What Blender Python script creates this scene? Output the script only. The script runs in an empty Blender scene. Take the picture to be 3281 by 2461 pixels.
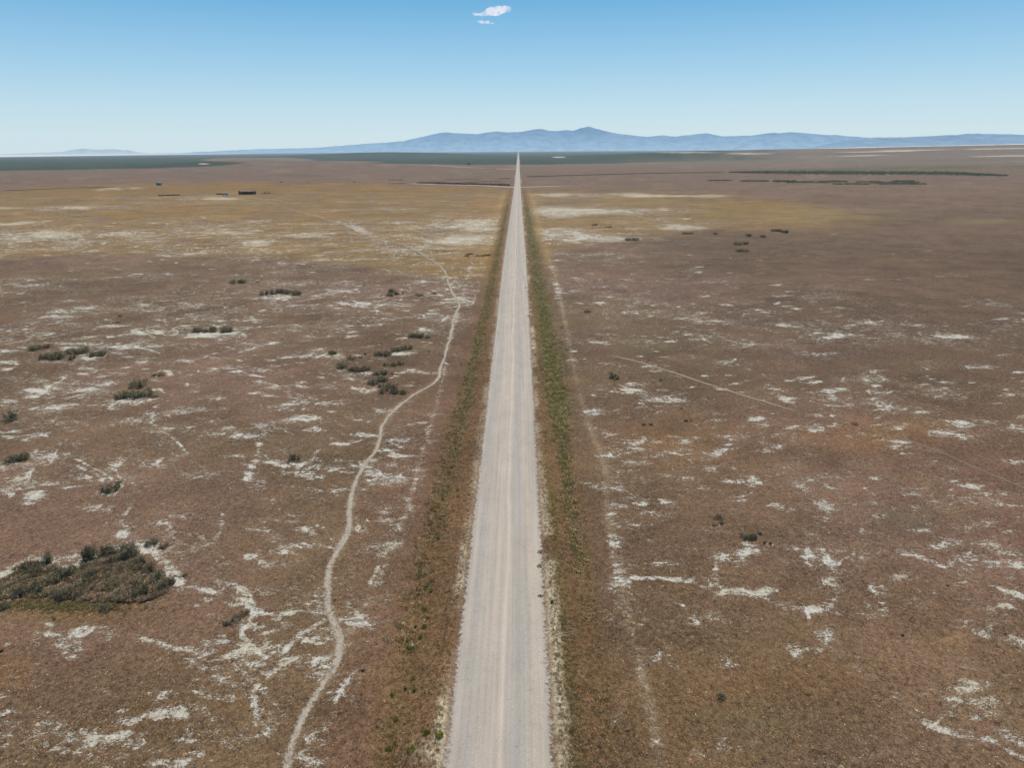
import bpy, math, random
import numpy as np
from mathutils import Vector, Matrix, noise as mnoise

rng = np.random.default_rng(7)
random.seed(7)
C = bpy.context.scene.collection

# ------------------------------------------------------------------ survey
# All places were read off the photograph (2212 x 1659 view of it) and turned
# into ground coordinates: road axis = +Y at X = 0, drone at (CX, 0, HC).
F, U0, V0, HC = 1535.0, 1106.0, 829.5, 42.0
HZ_V, VP_U = 324.5, 1120.0
ROLL = math.radians(0.39)
PITCH = math.atan((V0 - (HZ_V)) / F)
# rotate about optical axis by roll: right side of the horizon sits higher
def basis(yaw):
    f = np.array([math.sin(yaw) * math.cos(PITCH), math.cos(yaw) * math.cos(PITCH), -math.sin(PITCH)])
    r = np.array([math.cos(yaw), -math.sin(yaw), 0.0])
    u = np.cross(r, f)
    c, s = math.cos(ROLL), math.sin(ROLL)
    # image right / up axes after rolling the camera clockwise
    R = r * c - u * s
    U = u * c + r * s
    return f, R, U
YAW = -math.atan((VP_U - U0) / F) * 1.0
YAW = -math.atan((VP_U - U0 - (-math.tan(ROLL)) * 0) / F * math.cos(PITCH))
for _ in range(30):
    f_, R_, U_ = basis(YAW)
    d = np.array([0, 1.0, 0])
    uu = U0 + F * (d @ R_) / (d @ f_)
    YAW -= (VP_U - uu) / F * 0.9
FW, RT, UPV = basis(YAW)
def project_dir(x, y, z):
    zc = x * FW[0] + y * FW[1] + z * FW[2]
    xr = x * RT[0] + y * RT[1] + z * RT[2]
    yu = x * UPV[0] + y * UPV[1] + z * UPV[2]
    zc = np.where(zc < 1.0, 1.0, zc)
    return U0 + F * xr / zc, V0 - F * yu / zc, zc
def ray(u, v):
    return FW + RT * ((u - U0) / F) + UPV * ((V0 - v) / F)
CX = 0.0
# road centre seen at (1077.5, 1659)
_d = ray(1077.5, 1659.0); CX = -_d[0] * HC / -_d[2]
def project(x, y, z=0.0):
    return project_dir(x - CX, y, z - HC)
def ground(u, v, z=0.0):
    d = ray(u, v); t = (HC - z) / -d[2]
    return CX + d[0] * t, d[1] * t
def mpp(u, v, z=0.0):                       # metres per view pixel at that ground point
    d = ray(u, v); return (HC - z) / -d[2] / F
def hz(u): return HZ_V - (u - VP_U) * math.tan(ROLL)

def lin(c):
    c = np.asarray(c, float) / 255.0
    return np.where(c <= 0.04045, c / 12.92, ((c + 0.055) / 1.055) ** 2.4)
KA = 0.86
def alb(r, g, b): return lin((r, g, b)) * KA

# ------------------------------------------------------------------ numpy noise
def _h(ix, iy, s):
    n = (ix.astype(np.int64) * 374761393 + iy.astype(np.int64) * 668265263 + s * 974634777) & 0xFFFFFFFF
    n = ((n ^ (n >> 13)) * 1274126177) & 0xFFFFFFFF
    return ((n ^ (n >> 16)) & 0xFFFF) / 65535.0
def vnoise(x, y, s=0):
    ix = np.floor(x); iy = np.floor(y); fx = x - ix; fy = y - iy
    fx = fx * fx * (3 - 2 * fx); fy = fy * fy * (3 - 2 * fy)
    a = _h(ix, iy, s); b = _h(ix + 1, iy, s); c = _h(ix, iy + 1, s); d = _h(ix + 1, iy + 1, s)
    return (a + (b - a) * fx) * (1 - fy) + (c + (d - c) * fx) * fy
def fbm(x, y, s=0, o=5, r=0.55):
    t = 0; a = 1; n = 0
    for i in range(o):
        t = t + a * vnoise(x, y, s + i); n += a; a *= r; x = x * 2.03 + 17.1; y = y * 2.03 + 5.7
    return t / n
def sst(a, b, x):
    t = np.clip((x - a) / (b - a), 0, 1); return t * t * (3 - 2 * t)

# ------------------------------------------------------------------ object helpers
def tag(o, label=None, cat=None, group=None, kind=None):
    if label: o['label'] = label
    if cat: o['category'] = cat
    if group: o['group'] = group
    if kind: o['kind'] = kind
    return o
def mesh_from(name, V, Fc, mat, parent=None, cols=None, smooth=False, uv=None):
    me = bpy.data.meshes.new(name)
    V = np.asarray(V, np.float32); Fc = np.asarray(Fc, np.int32); k = Fc.shape[1]
    me.vertices.add(len(V)); me.vertices.foreach_set('co', V.ravel())
    me.loops.add(Fc.size); me.loops.foreach_set('vertex_index', Fc.ravel())
    me.polygons.add(len(Fc)); me.polygons.foreach_set('loop_start', np.arange(0, Fc.size, k, dtype=np.int32))
    me.polygons.foreach_set('loop_total', np.full(len(Fc), k, np.int32))
    if smooth: me.polygons.foreach_set('use_smooth', np.ones(len(Fc), bool))
    if cols is not None:
        for nm, arr in cols.items():
            arr = np.asarray(arr, np.float32)
            if arr.ndim == 1:
                a = me.attributes.new(nm, 'FLOAT', 'POINT'); a.data.foreach_set('value', arr)
            else:
                a = me.attributes.new(nm, 'FLOAT_COLOR', 'POINT')
                if arr.shape[1] == 3: arr = np.hstack([arr, np.ones((len(arr), 1), np.float32)])
                a.data.foreach_set('color', arr.ravel())
    me.update(calc_edges=True)
    if mat: me.materials.append(mat)
    o = bpy.data.objects.new(name, me); C.objects.link(o)
    if parent: o.parent = parent
    return o
def empty(name, loc, rz=0):
    o = bpy.data.objects.new(name, None); C.objects.link(o); o.location = loc; o.rotation_euler = (0, 0, rz)
    o.empty_display_size = 0.5
    return o
class MB:
    def __init__(s): s.v = []; s.f = []
    def box(s, c, d, rz=0, tilt=0):
        n = len(s.v); cs, sn = math.cos(rz), math.sin(rz)
        for sx in (-1, 1):
            for sy in (-1, 1):
                for sz in (-1, 1):
                    x, y, z = sx * d[0] / 2, sy * d[1] / 2, sz * d[2] / 2
                    x += z * tilt
                    s.v.append((c[0] + x * cs - y * sn, c[1] + x * sn + y * cs, c[2] + z))
        s.f += [tuple(n + i for i in q) for q in ((0, 1, 3, 2), (4, 6, 7, 5), (0, 4, 5, 1), (2, 3, 7, 6), (0, 2, 6, 4), (1, 5, 7, 3))]
    def tube(s, pts, rad, k=7):
        n0 = len(s.v)
        pts = [Vector(p) for p in pts]
        for i, p in enumerate(pts):
            d = (pts[min(i + 1, len(pts) - 1)] - pts[max(i - 1, 0)]).normalized()
            a = d.orthogonal().normalized(); b = d.cross(a)
            r = rad[i] if hasattr(rad, '__len__') else rad
            for j in range(k):
                t = 2 * math.pi * j / k; q = p + (a * math.cos(t) + b * math.sin(t)) * r
                s.v.append(tuple(q))
        for i in range(len(pts) - 1):
            for j in range(k):
                s.f.append((n0 + i * k + j, n0 + i * k + (j + 1) % k, n0 + (i + 1) * k + (j + 1) % k, n0 + (i + 1) * k + j))
    def build(s, name, mat, parent=None, bevel=0):
        o = mesh_from(name, s.v, s.f, mat, parent)
        if bevel:
            m = o.modifiers.new('bevel', 'BEVEL'); m.width = bevel; m.segments = 2
        return o

# ------------------------------------------------------------------ node helper
class NT:
    def __init__(s, name):
        s.m = bpy.data.materials.new(name); s.m.use_nodes = True
        s.t = s.m.node_tree; s.t.nodes.clear(); s.out = s.n('ShaderNodeOutputMaterial')
    def n(s, ty, **k):
        nd = s.t.nodes.new(ty)
        for a, b in k.items(): setattr(nd, a, b)
        return nd
    def l(s, a, b): s.t.links.new(a, b)
    def val(s, sock, x):
        if isinstance(x, bpy.types.NodeSocket): s.l(x, sock)
        elif x is not None:
            try: sock.default_value = x
            except Exception: sock.default_value = (*x, 1.0)
    def math(s, op, a, b=None, c=None, clamp=False):
        nd = s.n('ShaderNodeMath', operation=op); nd.use_clamp = clamp
        s.val(nd.inputs[0], a); s.val(nd.inputs[1], b); s.val(nd.inputs[2], c); return nd.outputs[0]
    def mix(s, f, a, b, mode='MIX'):
        nd = s.n('ShaderNodeMix', data_type='RGBA', blend_type=mode)
        s.val(nd.inputs[0], f); s.val(nd.inputs[6], a if isinstance(a, bpy.types.NodeSocket) else (*a[:3], 1)); s.val(nd.inputs[7], b if isinstance(b, bpy.types.NodeSocket) else (*b[:3], 1)); return nd.outputs[2]
    def ramp(s, x, a, b, ya=0.0, yb=1.0, smooth=True):
        nd = s.n('ShaderNodeMapRange', interpolation_type='SMOOTHSTEP' if smooth else 'LINEAR')
        s.val(nd.inputs[0], x); s.val(nd.inputs[1], a); s.val(nd.inputs[2], b); s.val(nd.inputs[3], ya); s.val(nd.inputs[4], yb)
        return nd.outputs[0]
    def noise(s, vec, scale, detail=4, rough=0.55, dist=0.0, lac=2.0, w=None):
        nd = s.n('ShaderNodeTexNoise'); nd.noise_dimensions = '3D'
        s.l(vec, nd.inputs['Vector'])
        nd.inputs['Scale'].default_value = scale; nd.inputs['Detail'].default_value = detail
        nd.inputs['Roughness'].default_value = rough; nd.inputs['Distortion'].default_value = dist; nd.inputs['Lacunarity'].default_value = lac
        return nd.outputs['Fac']
    def attr(s, name, col=False):
        nd = s.n('ShaderNodeAttribute'); nd.attribute_name = name
        return nd.outputs['Color'] if col else nd.outputs['Fac']
    def pos(s, sc=(1, 1, 1), off=(0, 0, 0)):
        g = s.n('ShaderNodeNewGeometry'); mp = s.n('ShaderNodeMapping')
        mp.inputs['Scale'].default_value = sc; mp.inputs['Location'].default_value = off
        s.l(g.outputs['Position'], mp.inputs['Vector']); return mp.outputs[0]
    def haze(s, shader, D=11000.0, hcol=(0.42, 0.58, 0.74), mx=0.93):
        """haze painted over the surface as emission, growing with distance from the site"""
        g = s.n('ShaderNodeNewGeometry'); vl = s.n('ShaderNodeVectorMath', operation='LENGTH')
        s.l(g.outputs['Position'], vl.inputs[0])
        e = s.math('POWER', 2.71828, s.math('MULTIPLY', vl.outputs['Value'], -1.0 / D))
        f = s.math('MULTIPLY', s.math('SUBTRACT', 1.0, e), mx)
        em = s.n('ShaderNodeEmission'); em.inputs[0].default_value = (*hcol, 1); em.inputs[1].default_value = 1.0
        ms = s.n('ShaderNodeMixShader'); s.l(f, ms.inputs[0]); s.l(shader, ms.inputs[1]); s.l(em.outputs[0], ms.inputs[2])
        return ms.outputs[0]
    def diffuse(s, col, rough=0.9, bump=None, bs=0.5, bd=0.1):
        p = s.n('ShaderNodeBsdfPrincipled'); s.val(p.inputs['Base Color'], col if isinstance(col, bpy.types.NodeSocket) else (*col[:3], 1))
        p.inputs['Roughness'].default_value = rough; p.inputs['Specular IOR Level'].default_value = 0.15
        if bump is not None:
            b = s.n('ShaderNodeBump'); b.inputs['Strength'].default_value = bs; b.inputs['Distance'].default_value = bd
            s.l(bump, b.inputs['Height']); s.l(b.outputs[0], p.inputs['Normal'])
        return p.outputs[0]
    def done(s, sh): s.l(sh, s.out.inputs[0]); return s.m

HAZE = (0.40, 0.53, 0.66)
HD = 24000

# ------------------------------------------------------------------ polylines read from the photo
LEFT_TRAIL = [(615,1700),(625,1659),(640,1600),(665,1540),(690,1490),(715,1450),(730,1410),(733,1380),(722,1350),(708,1310),(702,1270),(708,1230),(728,1195),(752,1150),(760,1100),(765,1060),(780,1020),(800,990),(820,950),(825,920),(845,890),(875,865),(915,840),(945,820),(955,790),(962,760),(975,720),(980,690),(990,665),(990,648),(975,630),(968,605),(962,590),(945,570),(915,550),(895,537),(865,525),(835,520),(805,512),(790,500),(760,490),(720,478),(690,468),(640,455),(600,445),(560,437),(520,433)]
RIGHT_TRAIL = [(1300,765),(1380,782),(1470,810),(1560,840),(1650,868),(1745,897)]
RIGHT_TRAIL_END = [(1745,897),(1850,922),(1960,952),(2050,985),(2130,1020),(2212,1055),(2300,1095)]
LEFT_TRACK = [(1018,570),(1005,620),(985,690),(965,770),(955,830),(930,920),(905,1000),(885,1080),(852,1170),(830,1220),(800,1290),(765,1350),(735,1400)]
RIGHT_TRACK = [(1185,560),(1200,600),(1222,700),(1240,800),(1258,870),(1270,920),(1290,960),(1310,1020),(1310,1090),(1325,1180),(1340,1260),(1355,1340),(1375,1420),(1400,1510),(1415,1580),(1425,1659)]

def poly_dist(u, v, pts):
    """distance in view pixels to a polyline, with the foreshortened direction weighted"""
    d = np.full(u.shape, 1e9)
    for (a, b), (c, e) in zip(pts[:-1], pts[1:]):
        dx, dy = c - a, e - b
        t = np.clip(((u - a) * dx + (v - b) * dy) / (dx * dx + dy * dy), 0, 1)
        d = np.minimum(d, np.hypot(u - a - t * dx, v - b - t * dy))
    return d
def blob(u, v, cx, cy, rx, ry, rot=0):
    c, s = math.cos(math.radians(rot)), math.sin(math.radians(rot))
    x = (u - cx) * c + (v - cy) * s; y = -(u - cx) * s + (v - cy) * c
    return np.exp(-((x / rx) ** 2 + (y / ry) ** 2))
def lerp_curve(u, pts):
    xs = [p[0] for p in pts]; ys = [p[1] for p in pts]
    return np.interp(u, xs, ys)

# salt crust clusters: (u, v, ru, rv, strength[, rotation])
SALT = [
 # bottom right
 (1935,1505,26,10,1.0,10),(1975,1530,22,9,.9,35),(2010,1560,30,9,.8,30),(2060,1585,50,10,.9,12),(2075,1490,60,14,.95,-10),(2110,1480,40,10,.8,10),(2060,1510,40,12,.9,15),(2125,1520,50,16,.85,0),(2050,1540,25,10,.7,0),
 (2130,1545,30,12,.7,-20),(2180,1590,40,14,.8,25),(1880,1635,60,10,.8,-6),(1800,1652,50,10,.8,0),(1950,1650,20,6,.5,0),(1845,1590,14,14,.5,40),(1720,1602,30,6,.5,0),(2140,1600,30,10,.7,0),
 # centre right web
 (1560,1205,22,8,.7,0),(1545,1230,7,22,.6,10),(1550,1265,28,8,.8,20),(1590,1280,50,9,.8,6),(1640,1285,30,8,.7,-10),(1660,1298,40,6,.7,15),(1755,1318,26,8,.8,0),(1800,1300,8,25,.6,40),(1800,1250,24,28,.85,30),(1790,1215,30,18,.8,0),(1740,1200,34,14,.75,10),(1720,1190,30,10,.7,0),(1780,1190,60,6,.6,4),(1840,1210,20,10,.6,0),
 (1700,1315,40,5,.6,10),(1750,1345,7,20,.5,0),(1780,1370,26,14,.7,20),(1720,1410,24,12,.8,30),(1760,1405,30,8,.7,10),(1810,1415,18,10,.6,30),(1850,1445,40,8,.65,28),(1875,1460,18,8,.6,20),(1440,1250,50,4,.6,3),(1470,1253,40,4,.5,0),(1550,1380,20,8,.4,30),(1890,1332,30,8,.35,0),
 (1595,1215,18,12,.55,0),(1960,1196,16,6,.6,10),(1990,1145,22,5,.5,0),(2060,1170,22,7,.55,20),(2140,1180,40,6,.45,10),(2175,1195,40,10,.7,10),(2200,1220,30,12,.8,10),(2180,1245,14,9,.6,30),(2140,1218,30,8,.6,-10),(2090,1295,18,5,.5,0),(2130,1318,40,12,.65,15),(2170,1310,30,8,.6,10),(2150,1340,20,10,.5,0),(2205,1388,30,12,.8,15),(2080,1343,50,5,.4,0),
 # centre right, mid
 (1340,1055,20,12,.7,0),(1360,1078,22,10,.7,0),(1330,1030,18,10,.6,0),(1430,1108,40,6,.6,0),(1445,1090,24,7,.6,0),(1390,1160,22,7,.65,15),(1355,1128,14,5,.5,0),(1335,1262,26,14,.95,-5),(1332,1557,20,12,.8,0),(1330,1528,20,10,.6,0),
 (1690,1095,24,6,.6,8),(1655,975,22,6,.75,0),(1470,978,28,5,.5,0),(1545,980,30,6,.5,0),(1600,1040,28,4,.7,0),(1640,1043,30,4,.65,0),(1730,1050,30,8,.8,20),(1760,1038,50,7,.6,10),(1780,1035,30,5,.5,0),(2040,937,30,7,.8,5),(2085,943,24,6,.7,10),(2120,1070,22,6,.5,0),(2190,998,30,6,.65,0),(2020,1000,20,6,.5,0),(2060,1010,24,8,.4,0),(2160,1085,20,5,.4,0),(1880,1085,30,5,.4,0),(1890,1115,24,5,.3,0),
 (2190,925,30,7,.7,0),(1700,862,26,7,.7,15),(1800,862,40,6,.5,0),(1805,875,30,6,.5,0),(1920,880,30,7,.65,0),(1880,870,40,6,.5,8),(2040,845,18,6,.6,0),(1890,815,20,5,.5,0),(2010,793,22,5,.6,0),(1860,820,60,5,.5,0),(2110,793,50,5,.5,0),(1430,863,50,5,.6,0),(1390,878,30,5,.5,0),(1360,845,30,6,.5,10),(1800,725,22,4,.6,0),(1820,722,30,4,.5,0),(1760,765,60,4,.4,0),
 (1450,773,22,3,.5,0),(1560,785,40,4,.4,0),(1530,693,30,4,.4,0),(1640,745,40,4,.45,0),(1480,690,30,3,.4,0),(2060,728,40,4,.4,0),(2130,655,40,8,.35,0),(2100,600,60,10,.3,0),
 # bottom left
 (180,1365,34,11,.75,-10),(130,1395,16,12,.7,20),(150,1400,26,8,.75,0),(170,1390,14,6,.7,0),(235,1370,16,9,.7,30),(290,1378,14,8,.7,-20),(15,1352,14,5,.6,0),
 (435,1410,34,13,.8,-10),(405,1425,20,6,.7,0),(480,1350,16,6,.5,0),(480,1370,10,14,.6,-30),(690,1380,24,10,.8,-10),(710,1360,20,9,.7,0),(675,1385,20,6,.7,0),(550,1445,30,8,.85,-25),(530,1440,24,10,.7,0),(575,1455,34,10,.8,0),(590,1410,12,22,.5,40),(650,1430,40,10,.65,0),(690,1455,24,18,.85,-30),(680,1430,30,10,.7,0),
 (740,1480,22,12,.7,0),(720,1510,20,8,.6,0),(740,1500,30,8,.7,10),(490,1510,30,7,.8,0),(440,1445,30,4,.5,8),(500,1465,40,5,.6,10),(560,1485,26,6,.6,10),(620,1513,24,8,.6,10),(560,1530,14,24,.75,-35),(585,1570,10,20,.7,-20),(590,1560,30,8,.5,0),(360,1540,60,10,.65,-12),(300,1555,30,8,.5,0),(260,1535,20,6,.4,0),
 (30,1580,36,9,.8,-12),(15,1600,6,20,.6,0),(145,1590,18,16,.6,50),(190,1595,14,9,.55,20),(260,1590,40,9,.65,-10),(285,1600,20,12,.6,40),(390,1545,30,8,.7,-10),(430,1628,20,14,.7,0),(500,1600,40,10,.85,-8),(430,1600,40,6,.5,0),(560,1590,34,8,.7,-4),(500,1618,18,6,.7,0),(430,1640,50,6,.6,-5),(660,1640,24,14,.9,0),(680,1600,30,14,.7,20),(660,1580,24,9,.6,0),(400,1655,40,8,.6,0),(660,1550,50,6,.4,10),(350,1650,20,8,.6,0),(740,1470,50,20,.35,0),
 (220,1100,32,8,.75,0),(260,1150,8,14,.6,20),(270,1145,18,8,.6,-20),(270,1115,5,30,.4,30),(390,1115,30,6,.6,0),(345,1130,30,6,.5,-10),(370,1155,20,12,.4,0),(440,1165,6,18,.5,-40),(470,1160,5,24,.55,35),(480,1150,20,6,.5,0),(430,1180,30,8,.5,-15),(560,1145,30,6,.8,5),(590,1160,26,12,.65,20),(610,1180,24,10,.6,20),(660,1145,24,8,.75,10),(700,1180,30,4,.5,15),(600,1125,60,4,.5,4),(370,1190,22,10,.6,-10),(390,1195,20,10,.5,0),(660,1185,40,4,.4,4),
 (75,1070,22,10,.8,-20),(60,1045,30,12,.65,0),(55,1085,14,6,.6,0),(100,1045,30,6,.6,0),(15,1060,22,8,.6,0),(60,1015,12,20,.6,-10),(100,985,45,10,.85,-4),(10,1005,24,8,.7,0),(150,1050,30,6,.5,0),(200,1035,30,8,.5,0),(170,1010,40,3,.5,15),(250,1005,20,8,.6,-30),(270,1035,30,8,.6,0),(340,1000,30,8,.5,0),(400,985,20,5,.5,0),(420,1020,40,10,.5,0),(500,985,26,5,.4,0),(550,942,44,6,.75,0),(560,960,6,22,.6,10),(610,975,30,10,.5,0),(640,995,34,6,.7,0),(545,1010,8,24,.6,30),(535,1035,8,20,.5,0),(560,1050,20,8,.5,0),
 (690,960,24,4,.3,0),(720,1010,32,7,.95,3),(700,1008,30,5,.7,0),(840,1030,40,10,.85,10),(800,1040,50,6,.6,5),(780,955,50,4,.7,4),(740,957,30,4,.7,0),(790,940,30,4,.6,0),(860,955,30,7,.5,0),(860,985,30,10,.4,0),(830,1108,14,4,.7,0),(830,1122,14,6,.75,0),(885,1090,7,18,.7,-20),(860,1140,14,10,.6,0),(850,1160,18,7,.6,0),(845,1180,20,8,.5,0),(820,1200,10,14,.5,0),
 (380,890,40,7,.7,-10),(430,885,24,6,.7,0),(290,910,40,7,.75,-5),(300,925,40,5,.6,-10),(340,930,22,7,.5,0),(240,910,24,5,.5,0),(155,910,40,5,.5,-8),(100,885,34,7,.8,-8),(70,880,20,4,.6,0),(115,880,16,4,.6,0),(90,822,20,5,.5,0),(105,835,14,8,.5,40),(160,843,30,5,.6,0),(190,842,22,4,.5,0),(165,858,20,4,.5,0),(230,825,18,4,.6,0),(70,945,30,6,.7,-10),(30,820,20,4,.5,0),(260,845,100,5,.2,0),
 (400,780,20,4,.6,0),(320,783,20,3,.5,0),(390,775,20,4,.6,0),(490,793,16,4,.6,0),(565,798,22,4,.7,5),(460,800,20,5,.4,0),(620,770,20,4,.5,0),(630,747,16,4,.5,0),(580,830,40,5,.4,0),(700,870,40,4,.5,0),(600,835,30,5,.5,0),(590,880,50,8,.3,0),(640,870,50,4,.5,0),(690,770,40,4,.5,0),(610,880,40,8,.3,0),
 (130,685,34,9,.65,-4),(60,695,30,5,.5,-5),(120,672,20,5,.5,0),(150,697,30,5,.4,0),(200,665,40,4,.4,0),(300,717,30,3,.5,0),(340,717,30,3,.5,0),(100,720,30,8,.35,0),(150,745,30,6,.35,0),(30,735,30,6,.4,0),(20,760,60,4,.35,0),(280,750,30,4,.5,0),(330,760,30,4,.4,0),(170,650,30,4,.4,0),(50,615,60,5,.3,0),(250,600,60,3,.3,0),(420,690,60,4,.35,0),(540,690,30,4,.4,0),
 (1000,655,50,7,.45,0),(980,615,20,8,.3,0),(960,690,30,6,.5,0),(820,660,60,4,.4,0),(770,655,40,4,.4,0),(930,680,20,10,.5,0),
 # ring round the big shrub stand
 (330,1190,45,10,.8,25),(370,1230,12,32,.9,-25),(385,1262,14,10,1.0,0),(300,1178,40,8,.9,0),(150,1205,46,14,.85,-6),(60,1225,60,10,.8,-10),(20,1238,40,8,.8,-6),(440,1275,60,5,.75,12),(520,1295,30,6,.7,8),(545,1320,14,14,.6,0),(520,1350,24,10,.6,0),(380,1200,30,12,.6,15),(270,1155,6,24,.7,8),
 (285,866,46,6,.95,-2),(340,842,30,4,.7,3),(457,722,42,5,.8,-4),(500,722,16,4,.9,0),(607,641,50,5,.6,0),(770,808,44,5,.85,-2),(740,800,20,5,.7,0),(805,830,16,8,.5,0),(790,843,18,9,.6,0),(870,765,22,4,.8,0),(632,1003,36,7,.9,0),(600,998,26,5,.8,0),(728,769,14,4,.8,0),(130,782,45,3,.6,0),(180,775,30,3,.6,0),(225,1068,30,6,.6,0),(1620,1175,14,5,.6,0),(60,1003,30,6,.6,0),
]

def terrain_z(x, y):
    """low hills far out; flat with roadside ditches near"""
    zc = (x - CX) * FW[0] + y * FW[1] + HC * -FW[2]
    s = (x - CX) / np.maximum(y, 50.0)
    # right-hand ridge
    crest = np.interp(s, [-1e3, 0.02, 0.10, 0.22, 0.36, 0.50, 0.66, 0.9, 2.0], [0, 0, 14, 31, 40, 48, 57, 66, 70])
    rr = np.exp(-((y - 4200) / 1300.0) ** 2)
    z = crest * rr * (1 + 0.05 * (fbm(x / 400, y / 900, 3, 4) - .5) )
    # low brown hill left
    z = z + 17 * np.exp(-(((x + 960) / 260.0) ** 2 + ((y - 2600) / 420.0) ** 2))
    z = z + 9 * np.exp(-(((x + 560) / 420.0) ** 2 + ((y - 2150) / 260.0) ** 2)) * sst(-40, -200, x)
    z = z + 36 * np.exp(-(((x + 1150) / 800.0) ** 2 + ((y - 6500) / 900.0) ** 2)) * sst(-60, -500, x)
    ax = np.abs(x)
    fade = 1 - sst(300, 600, y)
    ditch = -0.55 * np.exp(-((ax - 8.2) / 1.6) ** 2) + 0.12 * np.exp(-((ax - 5.0) / 0.8) ** 2)
    z = z + ditch * fade * sst(-200, -100, y)
    # faint hummocks
    near = (1 - sst(350, 700, y)) * sst(5.5, 14, ax)
    return z - 0.0 * near

# ------------------------------------------------------------------ ground sheet
def build_ground():
    vs = [1720.0]
    while vs[-1] > 328.2:
        step = 2.0 if vs[-1] > 500 else (1.1 if vs[-1] > 400 else 0.6)
        vs.append(vs[-1] - step)
    # rows by distance: metres along the road for each of those depression angles
    ys = []
    for v in vs:
        a = PITCH + math.atan((v - V0) / F)
        a = max(a, 1e-5); ys.append(HC / math.tan(a))
    ys = [-400, -200, -100, -50, -20, 0, 10, 20, 27] + [y for y in ys if y > 32]
    while ys[-1] < 90000: ys.append(ys[-1] * 1.12)
    ys = np.array(ys)
    sd = np.linspace(-0.80, 0.80, 760)
    side = np.array([0.85, 0.95, 1.1, 1.35, 1.8, 2.6, 4.0])
    s = np.concatenate([-side[::-1], sd, side])
    Yg, Sg = np.meshgrid(ys, s, indexing='ij')
    zc = np.maximum(Yg * math.cos(PITCH) + HC * math.sin(PITCH), 30)
    X = CX + Sg * zc; Y = Yg.copy()
    shp = X.shape
    x = X.ravel(); y = Y.ravel()
    z = terrain_z(x, y)
    u, v, _ = project(x, y, z)
    beyond = y < 36
    v = np.where(beyond, 1700, v); u = np.where(beyond, 1106 + x * 20, u)
    # warps so that boundaries are never ruled
    w1 = fbm(x / 60, y / 60, 11, 5) - .5
    w2 = fbm(u / 55, v / 9, 23, 5) - .5        # dashes of the pattern the pasture shows
    w3 = fbm(x / 14, y / 14, 31, 5, .65) - .5
    w4 = fbm(x / 160, y / 160, 41, 4) - .5
    w5 = fbm(x / 5, y / 5, 57, 4, .7) - .5
    hzu = HZ_V - (u - VP_U) * math.tan(ROLL)
    # --- base: brown, greyer and pinker with distance
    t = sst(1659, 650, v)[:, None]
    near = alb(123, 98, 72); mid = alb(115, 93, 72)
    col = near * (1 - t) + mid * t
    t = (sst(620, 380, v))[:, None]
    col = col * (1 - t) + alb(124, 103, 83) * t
    # patches of rust, olive and mauve
    def mixin(c, m):
        nonlocal col
        m = np.clip(m, 0, 1)[:, None]; col = col * (1 - m) + np.asarray(c) * m
    mixin(alb(134, 92, 58), sst(.0, .22, w4 + .5 * w1) * .55 * sst(850, 1100, v))
    mixin(alb(120, 102, 74), sst(.05, .25, -w4 + .4 * w3) * .5)
    mixin(alb(128, 100, 88), sst(.02, .25, w1 - .5 * w4) * .5)
    mixin(alb(112, 88, 72), sst(.03, .25, w3) * .35)
    mixin(alb(138, 116, 84), sst(.05, .3, -w3 + .3 * w5) * .35)
    mixin(alb(138, 104, 68), .8 * (blob(u, v, 1450, 950, 160, 60) + blob(u, v, 1850, 940, 170, 45) + blob(u, v, 1960, 930, 90, 25)) * (.55 + w3))
    mixin(alb(130, 101, 68), .8 * (blob(u, v, 1480, 1560, 170, 140) + blob(u, v, 1750, 1480, 180, 60)) * (.6 + w3))
    mixin(alb(165, 130, 92), blob(u, v, 2060, 1380, 30, 18) * (.6 + w3 * 2))
    mixin(alb(136, 104, 68), blob(u, v, 20, 1460, 60, 50) * .6)
    mixin(alb(110, 104, 82), blob(u, v, 1963, 1122, 60, 22) * (.8 + w3 * 2))
    mixin(alb(112, 98, 70), blob(u, v, 1620, 1560, 150, 50) * (.5 + w3 * 2))
    mixin(alb(120, 98, 62), blob(u, v, 160, 1325, 170, 26) * .8)
    mixin(alb(110, 102, 70), blob(u, v, 1420, 760, 150, 60) * (.3 + w3 * 1.5))
    # mauve-red ground between the left trail and the road, and right of the verge
    lt = np.interp(v, [560, 700, 830, 1000, 1200, 1400, 1659], [990, 975, 930, 800, 720, 730, 640])
    band = sst(-60, 90, u - lt) * sst(40, -10, u - np.interp(v, [560, 1659], [1060, 940])) * sst(600, 720, v)
    mixin(alb(126, 95, 76), band * (.5 + w3 * .9))
    rb = blob(u, v, 1290, 755, 60, 22) + blob(u, v, 1500, 1180, 160, 90) * .7 + blob(u, v, 1300, 1200, 60, 220)
    mixin(alb(124, 94, 76), rb * (.35 + w3))
    col = col * (1 - .17 * sst(1250, 1500, u) * sst(1000, 700, v) * sst(395, 480, v))[:, None]
    k_ = 1 + .38 * w3 + .34 * w5 + .22 * w1
    col = col * k_[:, None]
    tR = poly_dist(u, v, RIGHT_TRACK); tL = poly_dist(u, v, LEFT_TRACK); wq = 3 + 9 * sst(500, 1600, v)
    mixin(alb(158, 140, 112), np.exp(-(tR / wq) ** 2) * (.55 + w5 * 1.5 + w3) * .85 * sst(540, 620, v))
    mixin(alb(158, 140, 112), np.exp(-(tL / (wq * .6)) ** 2) * (.25 + w5 * 1.5 + w3) * .8 * sst(560, 620, v))
    tT = poly_dist(u, v, LEFT_TRAIL)
    mixin(alb(160, 142, 114), np.exp(-(tT / (3 + 9 * sst(450, 1600, v))) ** 2) * (.45 + w5 * 2) * .8)
    # --- ochre band
    lo = lerp_curve(u, [(0, 556), (500, 552), (640, 562), (760, 575), (860, 592), (980, 605), (1090, 600)])
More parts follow.
